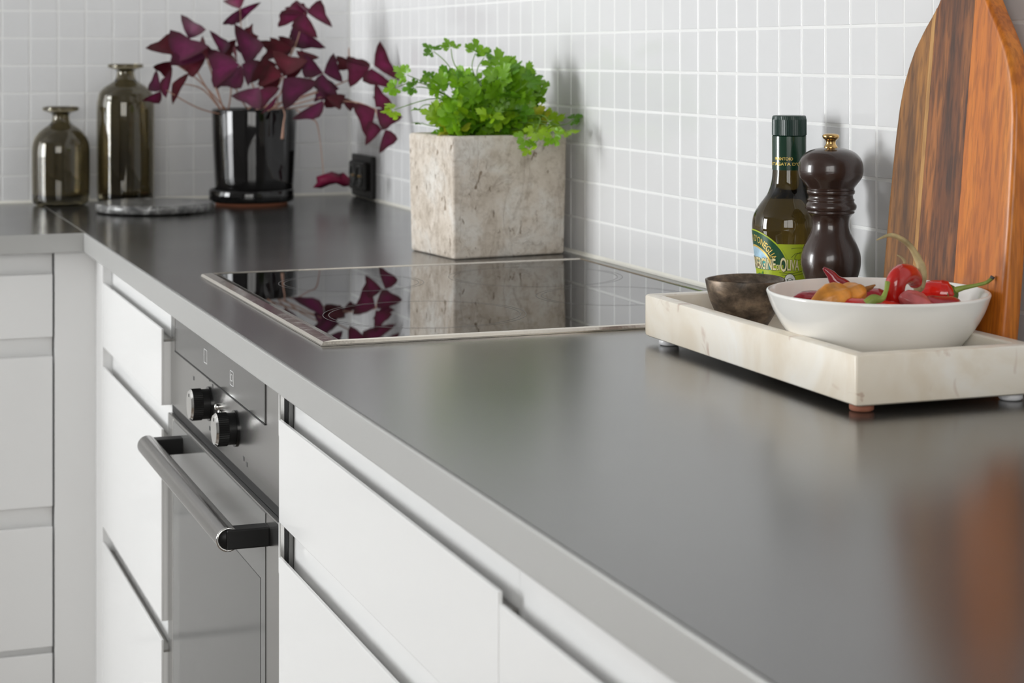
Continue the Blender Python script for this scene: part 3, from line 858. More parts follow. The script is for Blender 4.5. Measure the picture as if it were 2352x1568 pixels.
bmesh.ops.bevel(bm, geom=[e for e in bm.edges if all(v.co.z > -1 for v in e.verts)], offset=0.0040, segments=4, affect='EDGES', profile=0.5)
bmesh.ops.subdivide_edges(bm, edges=[e for e in bm.edges if e.calc_length() > 0.03], cuts=5, use_grid_fill=True)
ob = add_bm('planter', bm, 'concrete', pl); auto_smooth(ob, 50)
tx = bpy.data.textures.new('concrete_relief', 'CLOUDS'); tx.noise_scale = 0.03
dm = ob.modifiers.new('relief', 'DISPLACE'); dm.texture = tx; dm.strength = 0.0010; dm.mid_level = 0.5; dm.texture_coords = 'LOCAL'
bm = bmesh.new()
rs = []
for a, b_ in ((-0.5, -0.5), (0.5, -0.5), (0.5, 0.5), (-0.5, 0.5)):
    p = pc+FX*a*0.87+SY*b_*0.84
    rs.append(bm.verts.new((p.x, p.y, CT+HP-0.014)))
rs2 = [bm.verts.new((v.co.x, v.co.y, v.co.z-0.005)) for v in rs]
bm.faces.new(rs); bm.faces.new(rs2[::-1])
for k in range(4): bm.faces.new((rs[k], rs2[k], rs2[(k+1) % 4], rs[(k+1) % 4]))
bmesh.ops.recalc_face_normals(bm, faces=bm.faces)
add_bm('soil', bm, 'soil', pl)
# coriander leaf variants
def herb_leaf_mesh(seed, mat):
    r = random.Random(seed)
    pts = []
    for lc, ll in ((-62, 0.80), (0, 1.0), (62, 0.80)):
        for da, rr_ in ((-30, 0.60), (-23, 0.86), (-15, 0.82), (-8, 1.0), (0, 0.93), (8, 1.0), (15, 0.82), (23, 0.86), (30, 0.60)):
            a = math.radians(lc+da+r.uniform(-2, 2)); q = ll*rr_*r.uniform(0.93, 1.06)
            if da in (-30, 30): q *= 0.85
            pts.append((0.18+q*math.cos(a)*0.82, q*math.sin(a)*0.72))
    pts = [(0, -0.03)]+pts+[(0, 0.03)]
    bend = r.uniform(-0.25, 0.35); cup = r.uniform(-0.35, 0.25)
    def z(x, y): return -bend*x*x + cup*y*y + 0.05*math.sin(7*x+5*y+seed)
    V = [(0.35, 0, z(0.35, 0))]+[(x, y, z(x, y)) for x, y in pts]
    F_ = [(0, i, i+1) for i in range(1, len(pts))]
    me = bpy.data.meshes.new('leaf'); me.from_pydata(V, [], F_); me.update()
    me.materials.append(MATS[mat])
    me.polygons.foreach_set('use_smooth', [True]*len(me.polygons))
    return me
HM = {k: [herb_leaf_mesh(10*i+q, 'herb_'+k) for q in range(4)] for i, k in enumerate('abcd')}
rnd = random.Random(5)
NLEAF = 0
def herb_leaf(p, dirn, nrm, size, kind):
    global NLEAF
    if NLEAF >= 298: return
    NLEAF += 1
    x = dirn.normalized(); z = (nrm - x*nrm.dot(x)).normalized(); y = z.cross(x)
    M = Matrix((x, y, z)).transposed().to_4x4()
    M = Matrix.Translation(p-Vector(pl.location)) @ M @ Matrix.Diagonal((size, size, size, 1))
    o = bpy.data.objects.new('leaf', rnd.choice(HM[kind])); COL.objects.link(o)
    o.parent = pl; o.matrix_local = M
stemsV, stemsF = [], []
def add_stem(pts, r):
    path = smooth_path(pts, 5)
    v, f = tube_geo(path, [r*(1-0.5*i/len(path)) for i in range(len(path))], 5)
    b0 = len(stemsV); stemsV.extend(v); stemsF.extend([tuple(i+b0 for i in q) for q in f])
def sprig(T, out, size, kind, spread=70):
    out = out.normalized()
    up = Vector((0, 0, 1)); side = out.cross(up)
    if side.length < 0.1: side = Vector((1, 0, 0))
    side.normalize()
    tocam = (CAM-T).normalized()
    nrm = (up*rnd.uniform(0.2, 1.0)+tocam*rnd.uniform(0.3, 1.1)+Vector((rnd.uniform(-.6, .3), rnd.uniform(-.4, .4), rnd.uniform(-.3, .3)))).normalized()
    ax = out - nrm*out.dot(nrm)*0.6
    ax.normalize()
    for a in (0, spread, -spread):
        an = math.radians(a+rnd.uniform(-14, 14))
        dv = Matrix.Rotation(an, 4, nrm) @ ax
        n2 = (nrm+Vector((rnd.uniform(-.4, .4), rnd.uniform(-.4, .4), rnd.uniform(-.4, .4)))).normalized()
        herb_leaf(T+dv*size*0.12, dv, n2, size*(1.0 if a == 0 else 0.85)*rnd.uniform(0.85, 1.15), kind)
HC = Vector((pc.x, pc.y, CT+HP-0.012))
# long sprays leaving the clump (measured tips)
SPR = [((905,252),2.56,(1002,226),'b',.019), ((912,200),2.57,(965,190),'a',.017), ((935,172),2.58,(985,195),'a',.018), ((955,200),2.58,(990,205),'c',.016), ((985,180),2.59,(1005,215),'c',.014),
       ((996,118),2.60,(1030,150),'c',.019), ((1036,112),2.61,(1045,150),'a',.018), ((1092,122),2.60,(1085,160),'a',.021), ((1112,132),2.60,(1095,170),'c',.016), ((1178,160),2.59,(1150,190),'c',.016),
       ((1212,190),2.58,(1180,215),'c',.021), ((1165,150),2.61,(1140,180),'a',.018), ((1325,275),2.59,(1290,287),'c',.016), ((1300,300),2.56,(1260,280),'b',.019), ((1270,312),2.52,(1250,285),'a',.018),
       ((1232,300),2.52,(1240,270),'b',.021), ((1208,318),2.515,(1225,285),'a',.020), ((1216,340),2.505,(1240,310),'b',.017), ((1266,290),2.53,(1245,265),'b',.020), ((968,283),2.60,(1000,290),'c',.014), ((962,250),2.6,(985,240),'a',.012)]
for (tx_, ty), d, (mx, my), k, s in SPR:
    T = at(tx_, ty, d); Mm = at(mx, my, d*0.5+2.59*0.5)
    T.x = min(T.x, -0.012)
    Bp = HC + Vector((rnd.uniform(-.03, .03), rnd.uniform(-.03, .03), 0))
    add_stem([Bp, (Bp+Mm)/2+Vector((0, 0, 0.012)), Mm, T], 0.0011)
    sprig(T, T-Mm, s, k)
cnt = 0
while NLEAF < 298:
    a = rnd.uniform(0, 2*PI); u = rnd.uniform(0.02, 1); rho = rnd.uniform(0.55, 1.0)
    cz_ = u; sr = math.sqrt(max(0, 1-u*u*0.92))
    lx = math.cos(a)*sr*0.092*rho; ly = math.sin(a)*sr*0.066*rho; lz = cz_*0.090*rho+0.014
    T = HC + FX.normalized()*lx + SY.normalized()*ly + Vector((0, 0, lz))
    if ly > 0.012 and lz < 0.07 and rnd.random() < 0.9: continue           # fewer on the hidden far side
    T.x = min(T.x, -0.02)
    Bp = HC + FX.normalized()*lx*0.35 + SY.normalized()*ly*0.35
    add_stem([Bp, (Bp+T)/2+Vector((0, 0, 0.008)), T], 0.0008)
    k = 'a' if lz > 0.05 else ('b' if rnd.random() < 0.6 else 'a')
    if lz < 0.035 and rnd.random() < 0.22: k = 'd'
    if rnd.random() < 0.2: k = 'c'
    sprig(T, (T-HC)+Vector((0, 0, -0.02+0.03*rnd.random())), rnd.uniform(0.022, 0.031), k)
# the smaller inner leaves nobody could count
mv, mf = [], []
src = [[v.co.copy() for v in HM['a'][q].vertices] for q in range(4)]
srcf = [[tuple(p.vertices) for p in HM['a'][q].polygons] for q in range(4)]
for _ in range(520):
    a = rnd.uniform(0, 2*PI); u = rnd.uniform(0.0, 0.95); rho = rnd.uniform(0.25, 0.92)
    sr = math.sqrt(1-u*u*0.92)
    T = HC + FX.normalized()*math.cos(a)*sr*0.084*rho + SY.normalized()*math.sin(a)*sr*0.062*rho + Vector((0, 0, u*0.086*rho+0.006))
    T.x = min(T.x, -0.02)
    nrm = Vector((rnd.uniform(-1, .6), rnd.uniform(-1, .3), rnd.uniform(-.1, 1))).normalized()
    x = Vector((rnd.uniform(-1, 1), rnd.uniform(-1, 1), rnd.uniform(-.6, .6))); x = (x-nrm*x.dot(nrm)).normalized(); y = nrm.cross(x)
    q = rnd.randrange(4); sz = rnd.uniform(0.016, 0.025); b0 = len(mv)
    mv += [T+(x*p.x+y*p.y+nrm*p.z)*sz for p in src[q]]
    mf += [tuple(i+b0 for i in f_) for f_ in srcf[q]]
lm_ = add('leaf_mass', mv, mf, 'herb_a', pl, True)
props(lm_, kind='stuff')
so_ = add('stems', stemsV, stemsF, 'stem_green', pl, True)
props(so_, kind='stuff')

# ------------------------------------------------------------------ olive oil bottle
DB = 1.95; bs = DB/FPX
BX, BY = -0.0425, -1.8386
bo = thing('oil_bottle', 'dark glass olive oil bottle with green cap and lime label by the tiled wall', 'bottle', (BX, BY, CT))
def bz(y): return CAM.z-(y-HZ)*bs
bprof = [(0, CT+0.0006), (54*bs, CT+0.0003), (64*bs, CT+0.003), (68*bs, CT+0.012), (71*bs, bz(670)), (74.6*bs, bz(626)), (79*bs, bz(586)), (82.3*bs, bz(554)), (84.7*bs, bz(530)), (85*bs, bz(513)),
         (82*bs, bz(494)), (74.7*bs, bz(480)), (64.6*bs, bz(465)), (52*bs, bz(448)), (44.5*bs, bz(431)), (40*bs, bz(412)), (38.2*bs, bz(392)), (37.5*bs, bz(380)), (37*bs, bz(300)), (0, bz(300))]
bp2 = bprof[:3]+round_prof(bprof[3:17], 3)+bprof[17:]
lathe('glass_body', bp2, (BX, BY), 'bottle_glass', bo, 64)
slv = lathe('sleeve', [(37.3*bs, bz(389)), (39.3*bs, bz(389)), (39.3*bs, bz(312)), (37.3*bs, bz(311))], (BX, BY), 'sleeve_green', bo, 56); auto_smooth(slv, 30)
# ribbed cap
v, f = [], []
NT = 120
rows = [(38.8, 310.5), (39.6, 309.5), (39.6, 274), (37.8, 266.5), (36, 265)]
for ri, (r, y) in enumerate(rows):
    for i in range(NT):
        a = 2*PI*i/NT
        q = r*bs*(1-(0.022 if (i % 2 and 0 < ri < 3) else 0))
        v.append(Vector((BX+q*math.cos(a), BY+q*math.sin(a), bz(y))))
for ri in range(len(rows)-1):
    for i in range(NT):
        i2 = (i+1) % NT; f.append((ri*NT+i, ri*NT+i2, (ri+1)*NT+i2, (ri+1)*NT+i))
f.append(tuple((len(rows)-1)*NT+i for i in range(NT)))
cp = add('cap', v, f, 'cap_green', bo); auto_smooth(cp, 12)
# unrolled printing: u = arc length to the right of the direction facing the camera, z = height
BV = (CAM-Vector((BX, BY, CAM.z))); BA = math.atan2(BV.y, BV.x)
def brad(z):
    for (ra, za), (rb, zb) in zip(bprof[3:-1], bprof[4:]):
        if za <= z <= zb: return ra+(rb-ra)*(z-za)/(zb-za)
    return bprof[5][0]
R0 = 0.0360
def wrap(u, z, off, r=None):
    rr_ = (r if r else brad(z))+off
    a = BA + u/(r if r else R0)
    return Vector((BX+rr_*math.cos(a), BY+rr_*math.sin(a), z))
def print_poly(name, tri_pts, tris, mat, off, parent, r=None):
    o = add(name, [wrap(u, z, off, r) for u, z in tri_pts], tris, mat, parent)
    return o
def grid_patch(name, fn, nu, nv, mat, off, parent, r=None):
    pts = [fn(i/nu, j/nv) for j in range(nv+1) for i in range(nu+1)]
    fs = [(j*(nu+1)+i, j*(nu+1)+i+1, (j+1)*(nu+1)+i+1, (j+1)*(nu+1)+i) for j in range(nv) for i in range(nu)]
    o = print_poly(name, pts, fs, mat, off, parent, r); auto_smooth(o, 60); return o
def text_geo(s, bold=0.0):
    cu = bpy.data.curves.new('t', 'FONT'); cu.body = s; cu.size = 1.0; cu.offset = bold; cu.resolution_u = 3
    o = bpy.data.objects.new('t', cu); COL.objects.link(o)
    dg = bpy.context.evaluated_depsgraph_get(); dg.update()
    me = bpy.data.meshes.new_from_object(o.evaluated_get(dg))
    vs = [(v.co.x, v.co.y) for v in me.vertices]; fs = [tuple(p.vertices) for p in me.polygons]
    bpy.data.objects.remove(o); bpy.data.curves.remove(cu); bpy.data.meshes.remove(me)
    x0 = min(a for a, _ in vs); x1 = max(a for a, _ in vs)
    return [((a-x0)/(x1-x0), b_/0.70) for a, b_ in vs], fs      # width 1, cap height 1
def text_line(name, s, u0, u1, z, h, mat, off, parent, r=None, bold=0.0):
    vs, fs = text_geo(s, bold)
    return print_poly(name, [(u0+(u1-u0)*a, z+h*b_) for a, b_ in vs], fs, mat, off, parent, r)
def text_arc(name, s, uc, zc, rad, a0, a1, h, mat, off, parent, bold=0.0):
    vs, fs = text_geo(s, bold)
    pts = []
    for a, b_ in vs:
        th_ = a0+(a1-a0)*a; rr_ = rad+h*b_
        pts.append((uc+rr_*math.cos(th_), zc+rr_*math.sin(th_)))
    return print_poly(name, pts, fs, mat, off, parent)
def uof(x, hw): return math.asin(max(-1, min(1, (x-1813.5)/hw)))
# neck print
rs_ = 39.3*bs
text_line('lettering', 'FRANTOIO', uof(1782, 39.3)*rs_, uof(1822, 39.3)*rs_, bz(366), 6.6*bs, 'gold', 0.00015, slv, rs_, 0.012)
text_line('lettering', "SANT'AGATA D'ONEGLIA", -0.0300, 0.0300, bz(378), 6.6*bs, 'gold', 0.00015, slv, rs_, 0.012)
# label
UL0, UL1 = -0.105, 0.050
lz0, lz1 = bz(662), bz(553)
lb = grid_patch('label', lambda s, t: (UL0+(UL1-UL0)*s, lz0+(lz1-lz0)*t), 40, 6, 'label_lime', 0.00025, bo)
ORG[lb.name] = ORG[bo.name]
AU, AZ = -0.0445, bz(613)
AR = bz(524)-AZ
EX = 1.12                                   # slightly wide arch
def arc_patch(name, r0, r1, mat, off, a0=0.0, a1=PI, n=48, m_=6):
    return grid_patch(name, lambda s, t: (AU+EX*(r0+(r1-r0)*t)*math.cos(a0+(a1-a0)*s), AZ+(r0+(r1-r0)*t)*math.sin(a0+(a1-a0)*s)), n, m_, mat, off, lb)
arc_patch('arch_border', AR*0.965, AR, 'label_lime', 0.0004)
arc_patch('arch', AR*0.60, AR*0.966, 'label_green', 0.0004)
arc_patch('arch_border', AR*0.555, AR*0.605, 'gold', 0.00045)
arc_patch('picture', 0.0001, AR*0.556, 'label_sky', 0.0004)
grid_patch('picture', lambda s, t: (AU+EX*AR*0.548*(2*s-1)*math.sqrt(1-(0.45*t)**2), AZ+AR*0.556*0.45*t), 24, 4, 'label_sea', 0.00048, lb)
grid_patch('picture', lambda s, t: (AU+EX*AR*0.40*(2*s-1)*(1-0.5*t), AZ+AR*(0.02+0.26*t*(1-0.55*abs(2*s-1)))), 12, 4, 'label_town', 0.00054, lb)
text_arc('lettering', "SANT'AGATA D'ONEGLIA .", AU, AZ, AR*0.70, math.radians(172), math.radians(14), AR*0.17, 'gold', 0.0006, lb, 0.01)
text_line('lettering', 'CONDIMENTO A BASE DI', -0.062, uof(1771, 79)*R0, bz(594), 5.0*bs, 'gold', 0.0007, lb, None, 0.02)
grid_patch('banner', lambda s, t: (-0.080+(0.080+uof(1800, 79)*R0)*s, bz(617)+(bz(600)-bz(617))*t), 24, 2, 'label_lime', 0.00045, lb)
zt_ = bz(612)
for off, mt, dx, bo_ in ((0.00062, 'label_ink', 0.00012, 0.045), (0.00075, 'label_cream', 0.0, 0.018)):
    text_line('lettering', 'EXTRAVERGINE', -0.0720+dx, uof(1784, 77)*R0+dx, zt_-dx, 25*bs, mt, off, lb, None, bo_)
    text_line('lettering', 'DI', uof(1786, 77)*R0+dx, uof(1793, 77)*R0+dx, zt_-dx, 12*bs, mt, off, lb, None, bo_)
    text_line('lettering', 'O', uof(1794, 77)*R0+dx, uof(1808, 77)*R0+dx, zt_-dx-0.0012, 31*bs, mt, off, lb, None, bo_)
    text_line('lettering', 'LIVA', uof(1809, 77)*R0+dx, uof(1835, 77)*R0+dx, zt_-dx, 24*bs, mt, off, lb, None, bo_)
# olive sprig, emblem, pen flourishes
def leaf2(u, z, ang, ln, wd, mat, off):
    n = 8; pts = []
    for i in range(n+1):
        t = i/n; w_ = wd*math.sin(PI*t)
        for s in (1, -1):
            x, y = ln*t, s*w_
            pts.append((u+x*math.cos(ang)-y*math.sin(ang), z+x*math.sin(ang)+y*math.cos(ang)))
    fs = [(2*i, 2*i+2, 2*i+3, 2*i+1) for i in range(n)]
    print_poly('printed_leaf', pts, fs, mat, off, lb)
for (x, y, ang, ln) in ((1742, 632, 0.4, .010), (1752, 634, 1.2, .008), (1760, 628, -0.4, .010), (1766, 632, 0.1, .013), (1774, 627, -0.35, .013), (1744, 640, -0.3, .009), (1756, 640, 0.7, .010), (1772, 640, 0.2, .009)):
    leaf2(uof(x, 75)*R0, bz(y), ang, ln, 0.0016, 'olive_leaf', 0.0006)
eu, ez = uof(1815, 73)*R0, bz(640)
def disc2(name, u, z, ra, rb, mat, off):
    n = 24
    pts = [(u, z)]+[(u+ra*math.cos(2*PI*i/n), z+rb*math.sin(2*PI*i/n)) for i in range(n)]
    print_poly(name, pts, [(0, 1+i, 1+(i+1) % n) for i in range(n)], mat, off, lb)
disc2('emblem', eu, ez, 0.0068, 0.0092, 'label_ink', 0.0005)
disc2('emblem', eu, ez, 0.0062, 0.0086, 'label_white', 0.0006)
for i in range(4):
    u_ = eu+(i-1.5)*0.0018
    print_poly('emblem', [(u_-0.0005, ez-0.003), (u_+0.0005, ez-0.003), (u_+0.0005, ez+0.0025), (u_-0.0005, ez+0.0025)], [(0, 1, 2, 3)], 'label_ink', 0.0007, lb)
print_poly('emblem', [(eu-0.0042, ez+0.0027), (eu+0.0042, ez+0.0027), (eu, ez+0.0048)], [(0, 1, 2)], 'label_ink', 0.0007, lb)
def flourish(pts, wd=0.00022):
    P = smooth_path([Vector((u, z, 0)) for u, z in pts], 8)
    q = []
    for i, p in enumerate(P):
        t = (P[min(i+1, len(P)-1)]-P[max(i-1, 0)]).normalized()
        q += [(p.x-t.y*wd, p.y+t.x*wd), (p.x+t.y*wd, p.y-t.x*wd)]
    print_poly('flourish', q, [(2*i, 2*i+1, 2*i+3, 2*i+2) for i in range(len(P)-1)], 'label_ink', 0.0005, lb)
def U(x): return uof(x, 80)*R0
flourish([(U(1818), bz(563)), (U(1832), bz(561)), (U(1850), bz(562))])
flourish([(U(1818), bz(583)), (U(1830), bz(573)), (U(1842), bz(577)), (U(1838), bz(588)), (U(1826), bz(586)), (U(1832), bz(574)), (U(1850), bz(568))])
flourish([(U(1838), bz(600)), (U(1846), bz(592)), (U(1852), bz(598))])
flourish([(U(1790), bz(618)), (U(1820), bz(619)), (U(1850), bz(612))])
flourish([(U(1795), bz(623)), (U(1822), bz(624)), (U(1848), bz(619))])

# ------------------------------------------------------------------ pepper mill
DM = 1.865; ms = DM/FPX/3.484
MX, MY = at(1908.3, 500, DM).x, at(1908.3, 500, DM).y
pm = thing('pepper_mill', 'dark brown turned wooden pepper mill with brass top knob', 'pepper mill', (MX, MY, CT))
def mz(yc): return CAM.z-(230+yc/3.484-HZ)*DM/FPX
def mp(l): return [(hw*ms, mz(y)) for y, hw in l]
lathe('knob', round_prof(mp([(382, 54), (372, 54), (362, 46), (342, 38), (322, 42), (308, 58), (296, 66), (282, 66), (272, 56), (267, 30)]), 3)+[(0, mz(266))], (MX, MY), 'brass', pm, 40)
hd_ = lathe('head', [(0, mz(716))]+round_prof(mp([(716, 186), (700, 188), (688, 196), (660, 217), (620, 245), (580, 257), (545, 258), (505, 253), (460, 234), (420, 196), (395, 145), (383, 95), (378, 50)]), 4)+[(0, mz(377))], (MX, MY), 'mill_wood', pm, 64)
bd = [(0, CT+0.0003), (205*ms, CT+0.0003), (222*ms, CT+0.002), (224*ms, CT+0.010)]+round_prof(mp([(1800, 214), (1700, 190), (1600, 178), (1520, 182), (1440, 205), (1380, 224), (1330, 235), (1285, 239), (1235, 235), (1180, 219), (1120, 192), (1060, 162), (1010, 148), (970, 147), (935, 156), (910, 172)]), 4)+mp([(902, 186), (893, 190), (886, 188), (882, 183), (878, 192), (868, 201), (852, 205), (836, 203), (822, 192), (812, 186), (806, 184), (800, 188), (790, 188), (784, 180), (770, 177), (756, 178), (748, 186), (744, 191), (724, 192), (717, 188)])+[(0, mz(717))]
lathe('body', bd, (MX, MY), 'mill_wood', pm, 64)

# ------------------------------------------------------------------ marble tray
TX0, TX1, TY0, TY1, TZ0, TZ1 = -0.240, -0.078, -2.309, -1.914, 0.9062, 0.9450
tr = thing('marble_tray', 'cream marble serving tray with raised rim on small feet', 'tray', ((TX0+TX1)/2, (TY0+TY1)/2, CT))
bm = bmesh.new()
def rrect(i, z, rc=0.006, n=4, rl=None):
    out = []
    x0, x1, y0, y1 = TX0+i, TX1-i, TY0+i, TY1-i
    for (cx, cy, a0, r) in ((x0, y0, PI, 0.0022), (x1, y0, 1.5*PI, rc), (x1, y1, 0, rc), (x0, y1, 0.5*PI, rc*1.6)):
        r = max(r-i*0.2, 0.0015)
        sx = 1 if cx == x0 else -1; sy = 1 if cy == y0 else -1
        for k in range(n+1):
            a = a0+PI/2*k/n
            out.append(bm.verts.new((cx+sx*r+r*math.cos(a), cy+sy*r+r*math.sin(a), z)))
    return out
LP = [rrect(0.0022, TZ0), rrect(0.0004, TZ0+0.0012), rrect(0, TZ0+0.003), rrect(0, TZ1-0.0018), rrect(0.0005, TZ1-0.0005), rrect(0.0016, TZ1),
      rrect(0.0125, TZ1), rrect(0.0142, TZ1-0.0012), rrect(0.0165, 0.9190), rrect(0.0195, 0.9162)]
for a, b_ in zip(LP[:-1], LP[1:]):
    for k in range(len(a)):
        k2 = (k+1) % len(a); bm.faces.new((a[k], a[k2], b_[k2], b_[k]))
bm.faces.new(LP[0][::-1]); bm.faces.new(LP[-1])
bmesh.ops.recalc_face_normals(bm, faces=bm.faces)
ob = add_bm('slab', bm, 'marble', tr); auto_smooth(ob, 30)
for i, (fx, fy, mt) in enumerate(((TX0+0.014, TY0+0.016, 'felt_brown'), (TX1-0.014, TY0+0.016, 'rubber_clear'), (TX0+0.014, TY1-0.03, 'rubber_clear'), (TX1-0.014, TY1-0.016, 'rubber_clear'))):
    lathe('foot', [(0, CT+0.0002), (0.008, CT+0.0002), (0.0095, CT+0.0015), (0.0095, TZ0+0.0003), (0, TZ0+0.0003)], (fx, fy), mt, tr, 20)

# ------------------------------------------------------------------ small dark bowl
c_ = at(1712, 600, 1.76)
sb = thing('small_bowl', 'small dark brown bowl at the far end of the marble tray', 'bowl', (c_.x, c_.y, 0.9163))
zb_ = 0.9166
prof = [(0, zb_), (0.012, zb_), (0.0165, zb_+0.0015), (0.0205, zb_+0.006), (0.0270, zb_+0.0165), (0.0325, zb_+0.0290), (0.0356, zb_+0.0400), (0.0369, zb_+0.0478), (0.0366, zb_+0.0490), (0.0350, zb_+0.0486), (0.0335, zb_+0.040), (0.0300, zb_+0.028), (0.0235, zb_+0.015), (0.014, zb_+0.008), (0, zb_+0.0065)]
def wobf(r, z, a): return r*(1+0.012*math.sin(2*a+0.5)+0.006*math.sin(5*a)), z+0.0006*math.sin(2*a)*(z-zb_)/0.049
lathe('bowl', prof, (c_.x, c_.y), 'dark_bowl', sb, 56, wobf)

# ------------------------------------------------------------------ white bowl and its peppers
DW = 1.58
c_ = at(2016, 600, DW); WX, WY = c_.x, c_.y
wbw = thing('serving_bowl', 'white ceramic bowl of chillies in the marble tray', 'bowl', (WX, WY, 0.9163))
z_ = 0.9166
prof = [(0, z_), (0.038, z_), (0.044, z_+0.0012)]+round_prof([(0.050, z_+0.0045), (0.0644, z_+0.0145), (0.077, z_+0.0290), (0.086, z_+0.0440), (0.0905, z_+0.0560), (0.0914, z_+0.0590), (0.0904, z_+0.0604), (0.0888, z_+0.0596), (0.0862, z_+0.052), (0.080, z_+0.039), (0.069, z_+0.0235), (0.050, z_+0.010), (0.030, z_+0.0062)], 3)+[(0, z_+0.0058)]
lathe('bowl', prof, (WX, WY), 'bowl_white', wbw, 96)

def w5(x, y, d): return at(1450+x/2.6075, 500+y/2.6075, d)
def chili(label, pts, radii, mat, n=16):
    P = [w5(*p) for p in pts]
    t = thing('chili_pepper', label, 'chili', tuple(P[0]), 'chillies in the white bowl')
    tube('flesh', P, radii, mat, t, n, 8)
    return t
t = chili('large glossy red chili bent like a hook, standing in the middle of the bowl', [(1572, 560, 1.550), (1574, 500, 1.550), (1578, 430, 1.550), (1590, 375, 1.551), (1622, 340, 1.556), (1664, 336, 1.564), (1692, 362, 1.570), (1704, 400, 1.573)], [0.0062, 0.0074, 0.0080, 0.0084, 0.0086, 0.0080, 0.0072, 0.0050], 'chili_red', 20)
tube('stalk', [w5(1700, 372, 1.572), w5(1722, 420, 1.574), w5(1738, 350, 1.574), w5(1735, 290, 1.574), w5(1712, 240, 1.574), w5(1675, 175, 1.572), w5(1620, 128, 1.568), w5(1550, 104, 1.562), w5(1468, 134, 1.556)], [0.0034, 0.0042, 0.0046, 0.0040, 0.0030, 0.0026, 0.0022, 0.0018, 0.0004], 'chili_stalk_dry', t, 8)
tube('stalk', [w5(1722, 430, 1.577), w5(1738, 350, 1.577), w5(1720, 270, 1.577), w5(1690, 190, 1.576), w5(1650, 140, 1.574)], [0.0036, 0.0032, 0.0022, 0.0016, 0.0006], 'chili_stalk', t, 8)
tube('dry_strip', [w5(1648, 300, 1.57), w5(1630, 250, 1.57), w5(1592, 222, 1.57)], [0.0014, 0.0012, 0.0003], 'chili_stalk_dry', t, 6)
tube('dry_strip', [w5(1745, 300, 1.578), w5(1730, 230, 1.58), w5(1680, 168, 1.58)], [0.0008, 0.0009, 0.0003], 'chili_stalk_dry', t, 6)
t = chili('red chili with long green stalk pointing over the right rim', [(1690, 470, 1.60), (1740, 455, 1.598), (1800, 448, 1.595), (1860, 455, 1.592), (1905, 455, 1.59), (1922, 452, 1.59)], [0.003, 0.0075, 0.0105, 0.0118, 0.0108, 0.006], 'chili_red', 18)
tube('calyx', [w5(1890, 455, 1.59), w5(1915, 448, 1.588), w5(1945, 432, 1.586)], [0.0085, 0.0098, 0.0034], 'calyx', t, 12)
tube('stalk', [w5(1935, 436, 1.586), w5(1985, 420, 1.584), w5(2060, 405, 1.582), w5(2125, 388, 1.58), w5(2160, 362, 1.58)], [0.0032, 0.0022, 0.0016, 0.0015, 0.0017], 'chili_stalk', t, 8)
tube('stalk_tip', [w5(2157, 365, 1.58), w5(2166, 350, 1.58)], [0.0019, 0.0019], 'icon_dark', t, 8)
chili('thin wrinkled crimson chili with pointed tip sticking up at the left', [(1300, 460, 1.62), (1270, 415, 1.62), (1225, 380, 1.62), (1195, 340, 1.62), (1150, 300, 1.62)], [0.0075, 0.0072, 0.0056, 0.0040, 0.0012], 'chili_dark')
chili('dark red chili lying low against the left wall of the bowl', [(960, 505, 1.56), (1020, 490, 1.565), (1100, 500, 1.57), (1200, 520, 1.57)], [0.002, 0.0065, 0.0090, 0.0095], 'chili_dark')
t = chili('dark red chili lying behind the hooked one with a green crooked stalk', [(1330, 500, 1.585), (1400, 495, 1.583), (1480, 500, 1.580), (1560, 515, 1.58)], [0.006, 0.0105, 0.0108, 0.006], 'chili_dark')
tube('stalk', [w5(1415, 520, 1.512), w5(1452, 488, 1.512), w5(1500, 485, 1.513), w5(1525, 440, 1.516), w5(1535, 385, 1.52)], [0.0050, 0.0044, 0.0024, 0.0017, 0.0021], 'chili_stalk', t, 8)
chili('red chili half hidden low at the right of the bowl', [(1700, 520, 1.55), (1800, 530, 1.55), (1920, 520, 1.56), (1960, 505, 1.57)], [0.006, 0.009, 0.007, 0.002], 'chili_dark')
chili('red chili lying across the bottom of the bowl', [(1120, 560, 1.55), (1300, 560, 1.53), (1500, 570, 1.53), (1640, 560, 1.54)], [0.006, 0.011, 0.011, 0.006], 'chili_red')
# onion-like dried bulbs
def bulb(name, label, cat, x, y, d, rx, rz_, mat, tilt, root=True):
    c0 = w5(x, y, d)
    t = thing(name, label, cat, tuple(c0))
    v, f = lathe_geo([(0, -1.45), (0.10, -1.3), (0.22, -1.05), (0.48, -0.78), (0.80, -0.42), (1, 0.0), (0.95, 0.34), (0.74, 0.66), (0.42, 0.86), (0.2, 0.93), (0, 0.95)], (0, 0), 48)
    M = Matrix.Rotation(tilt[0], 3, 'X') @ Matrix.Rotation(tilt[1], 3, 'Y')
    out = []
    for p in v:
        a = math.atan2(p.y, p.x); k = 1+0.09*math.sin(3*a+p.z*1.5)+0.05*math.sin(7*a)+0.03*math.sin(13*a+4*p.z)
        out.append(c0 + M @ Vector((p.x*rx*k, p.y*rx*k, p.z*rz_)))
    add('bulb', out, f, mat, t, True)
    if root:
        rn = random.Random(2)
        tip = c0 + M @ Vector((0, 0, rz_*0.9))
        ax_ = (M @ Vector((0, 0, 1)))
        for k in range(7):
            dv = (ax_+Vector((rn.uniform(-.8, .8), rn.uniform(-.8, .8), rn.uniform(-.8, .8)))).normalized()
            tube('root', [tip-ax_*0.002, tip+dv*0.005, tip+dv*0.008+Vector((rn.uniform(-.002, .002), 0, rn.uniform(-.002, .002)))], [0.0022, 0.0016, 0.0006], 'onion_root', t, 6, 4)
    return t
bulb('shallot', 'golden brown shallot bulb leaning on the left rim in the bowl', 'shallot', 1195, 492, 1.535, 0.0125, 0.019, 'onion_skin', (0.3, 1.25), False)
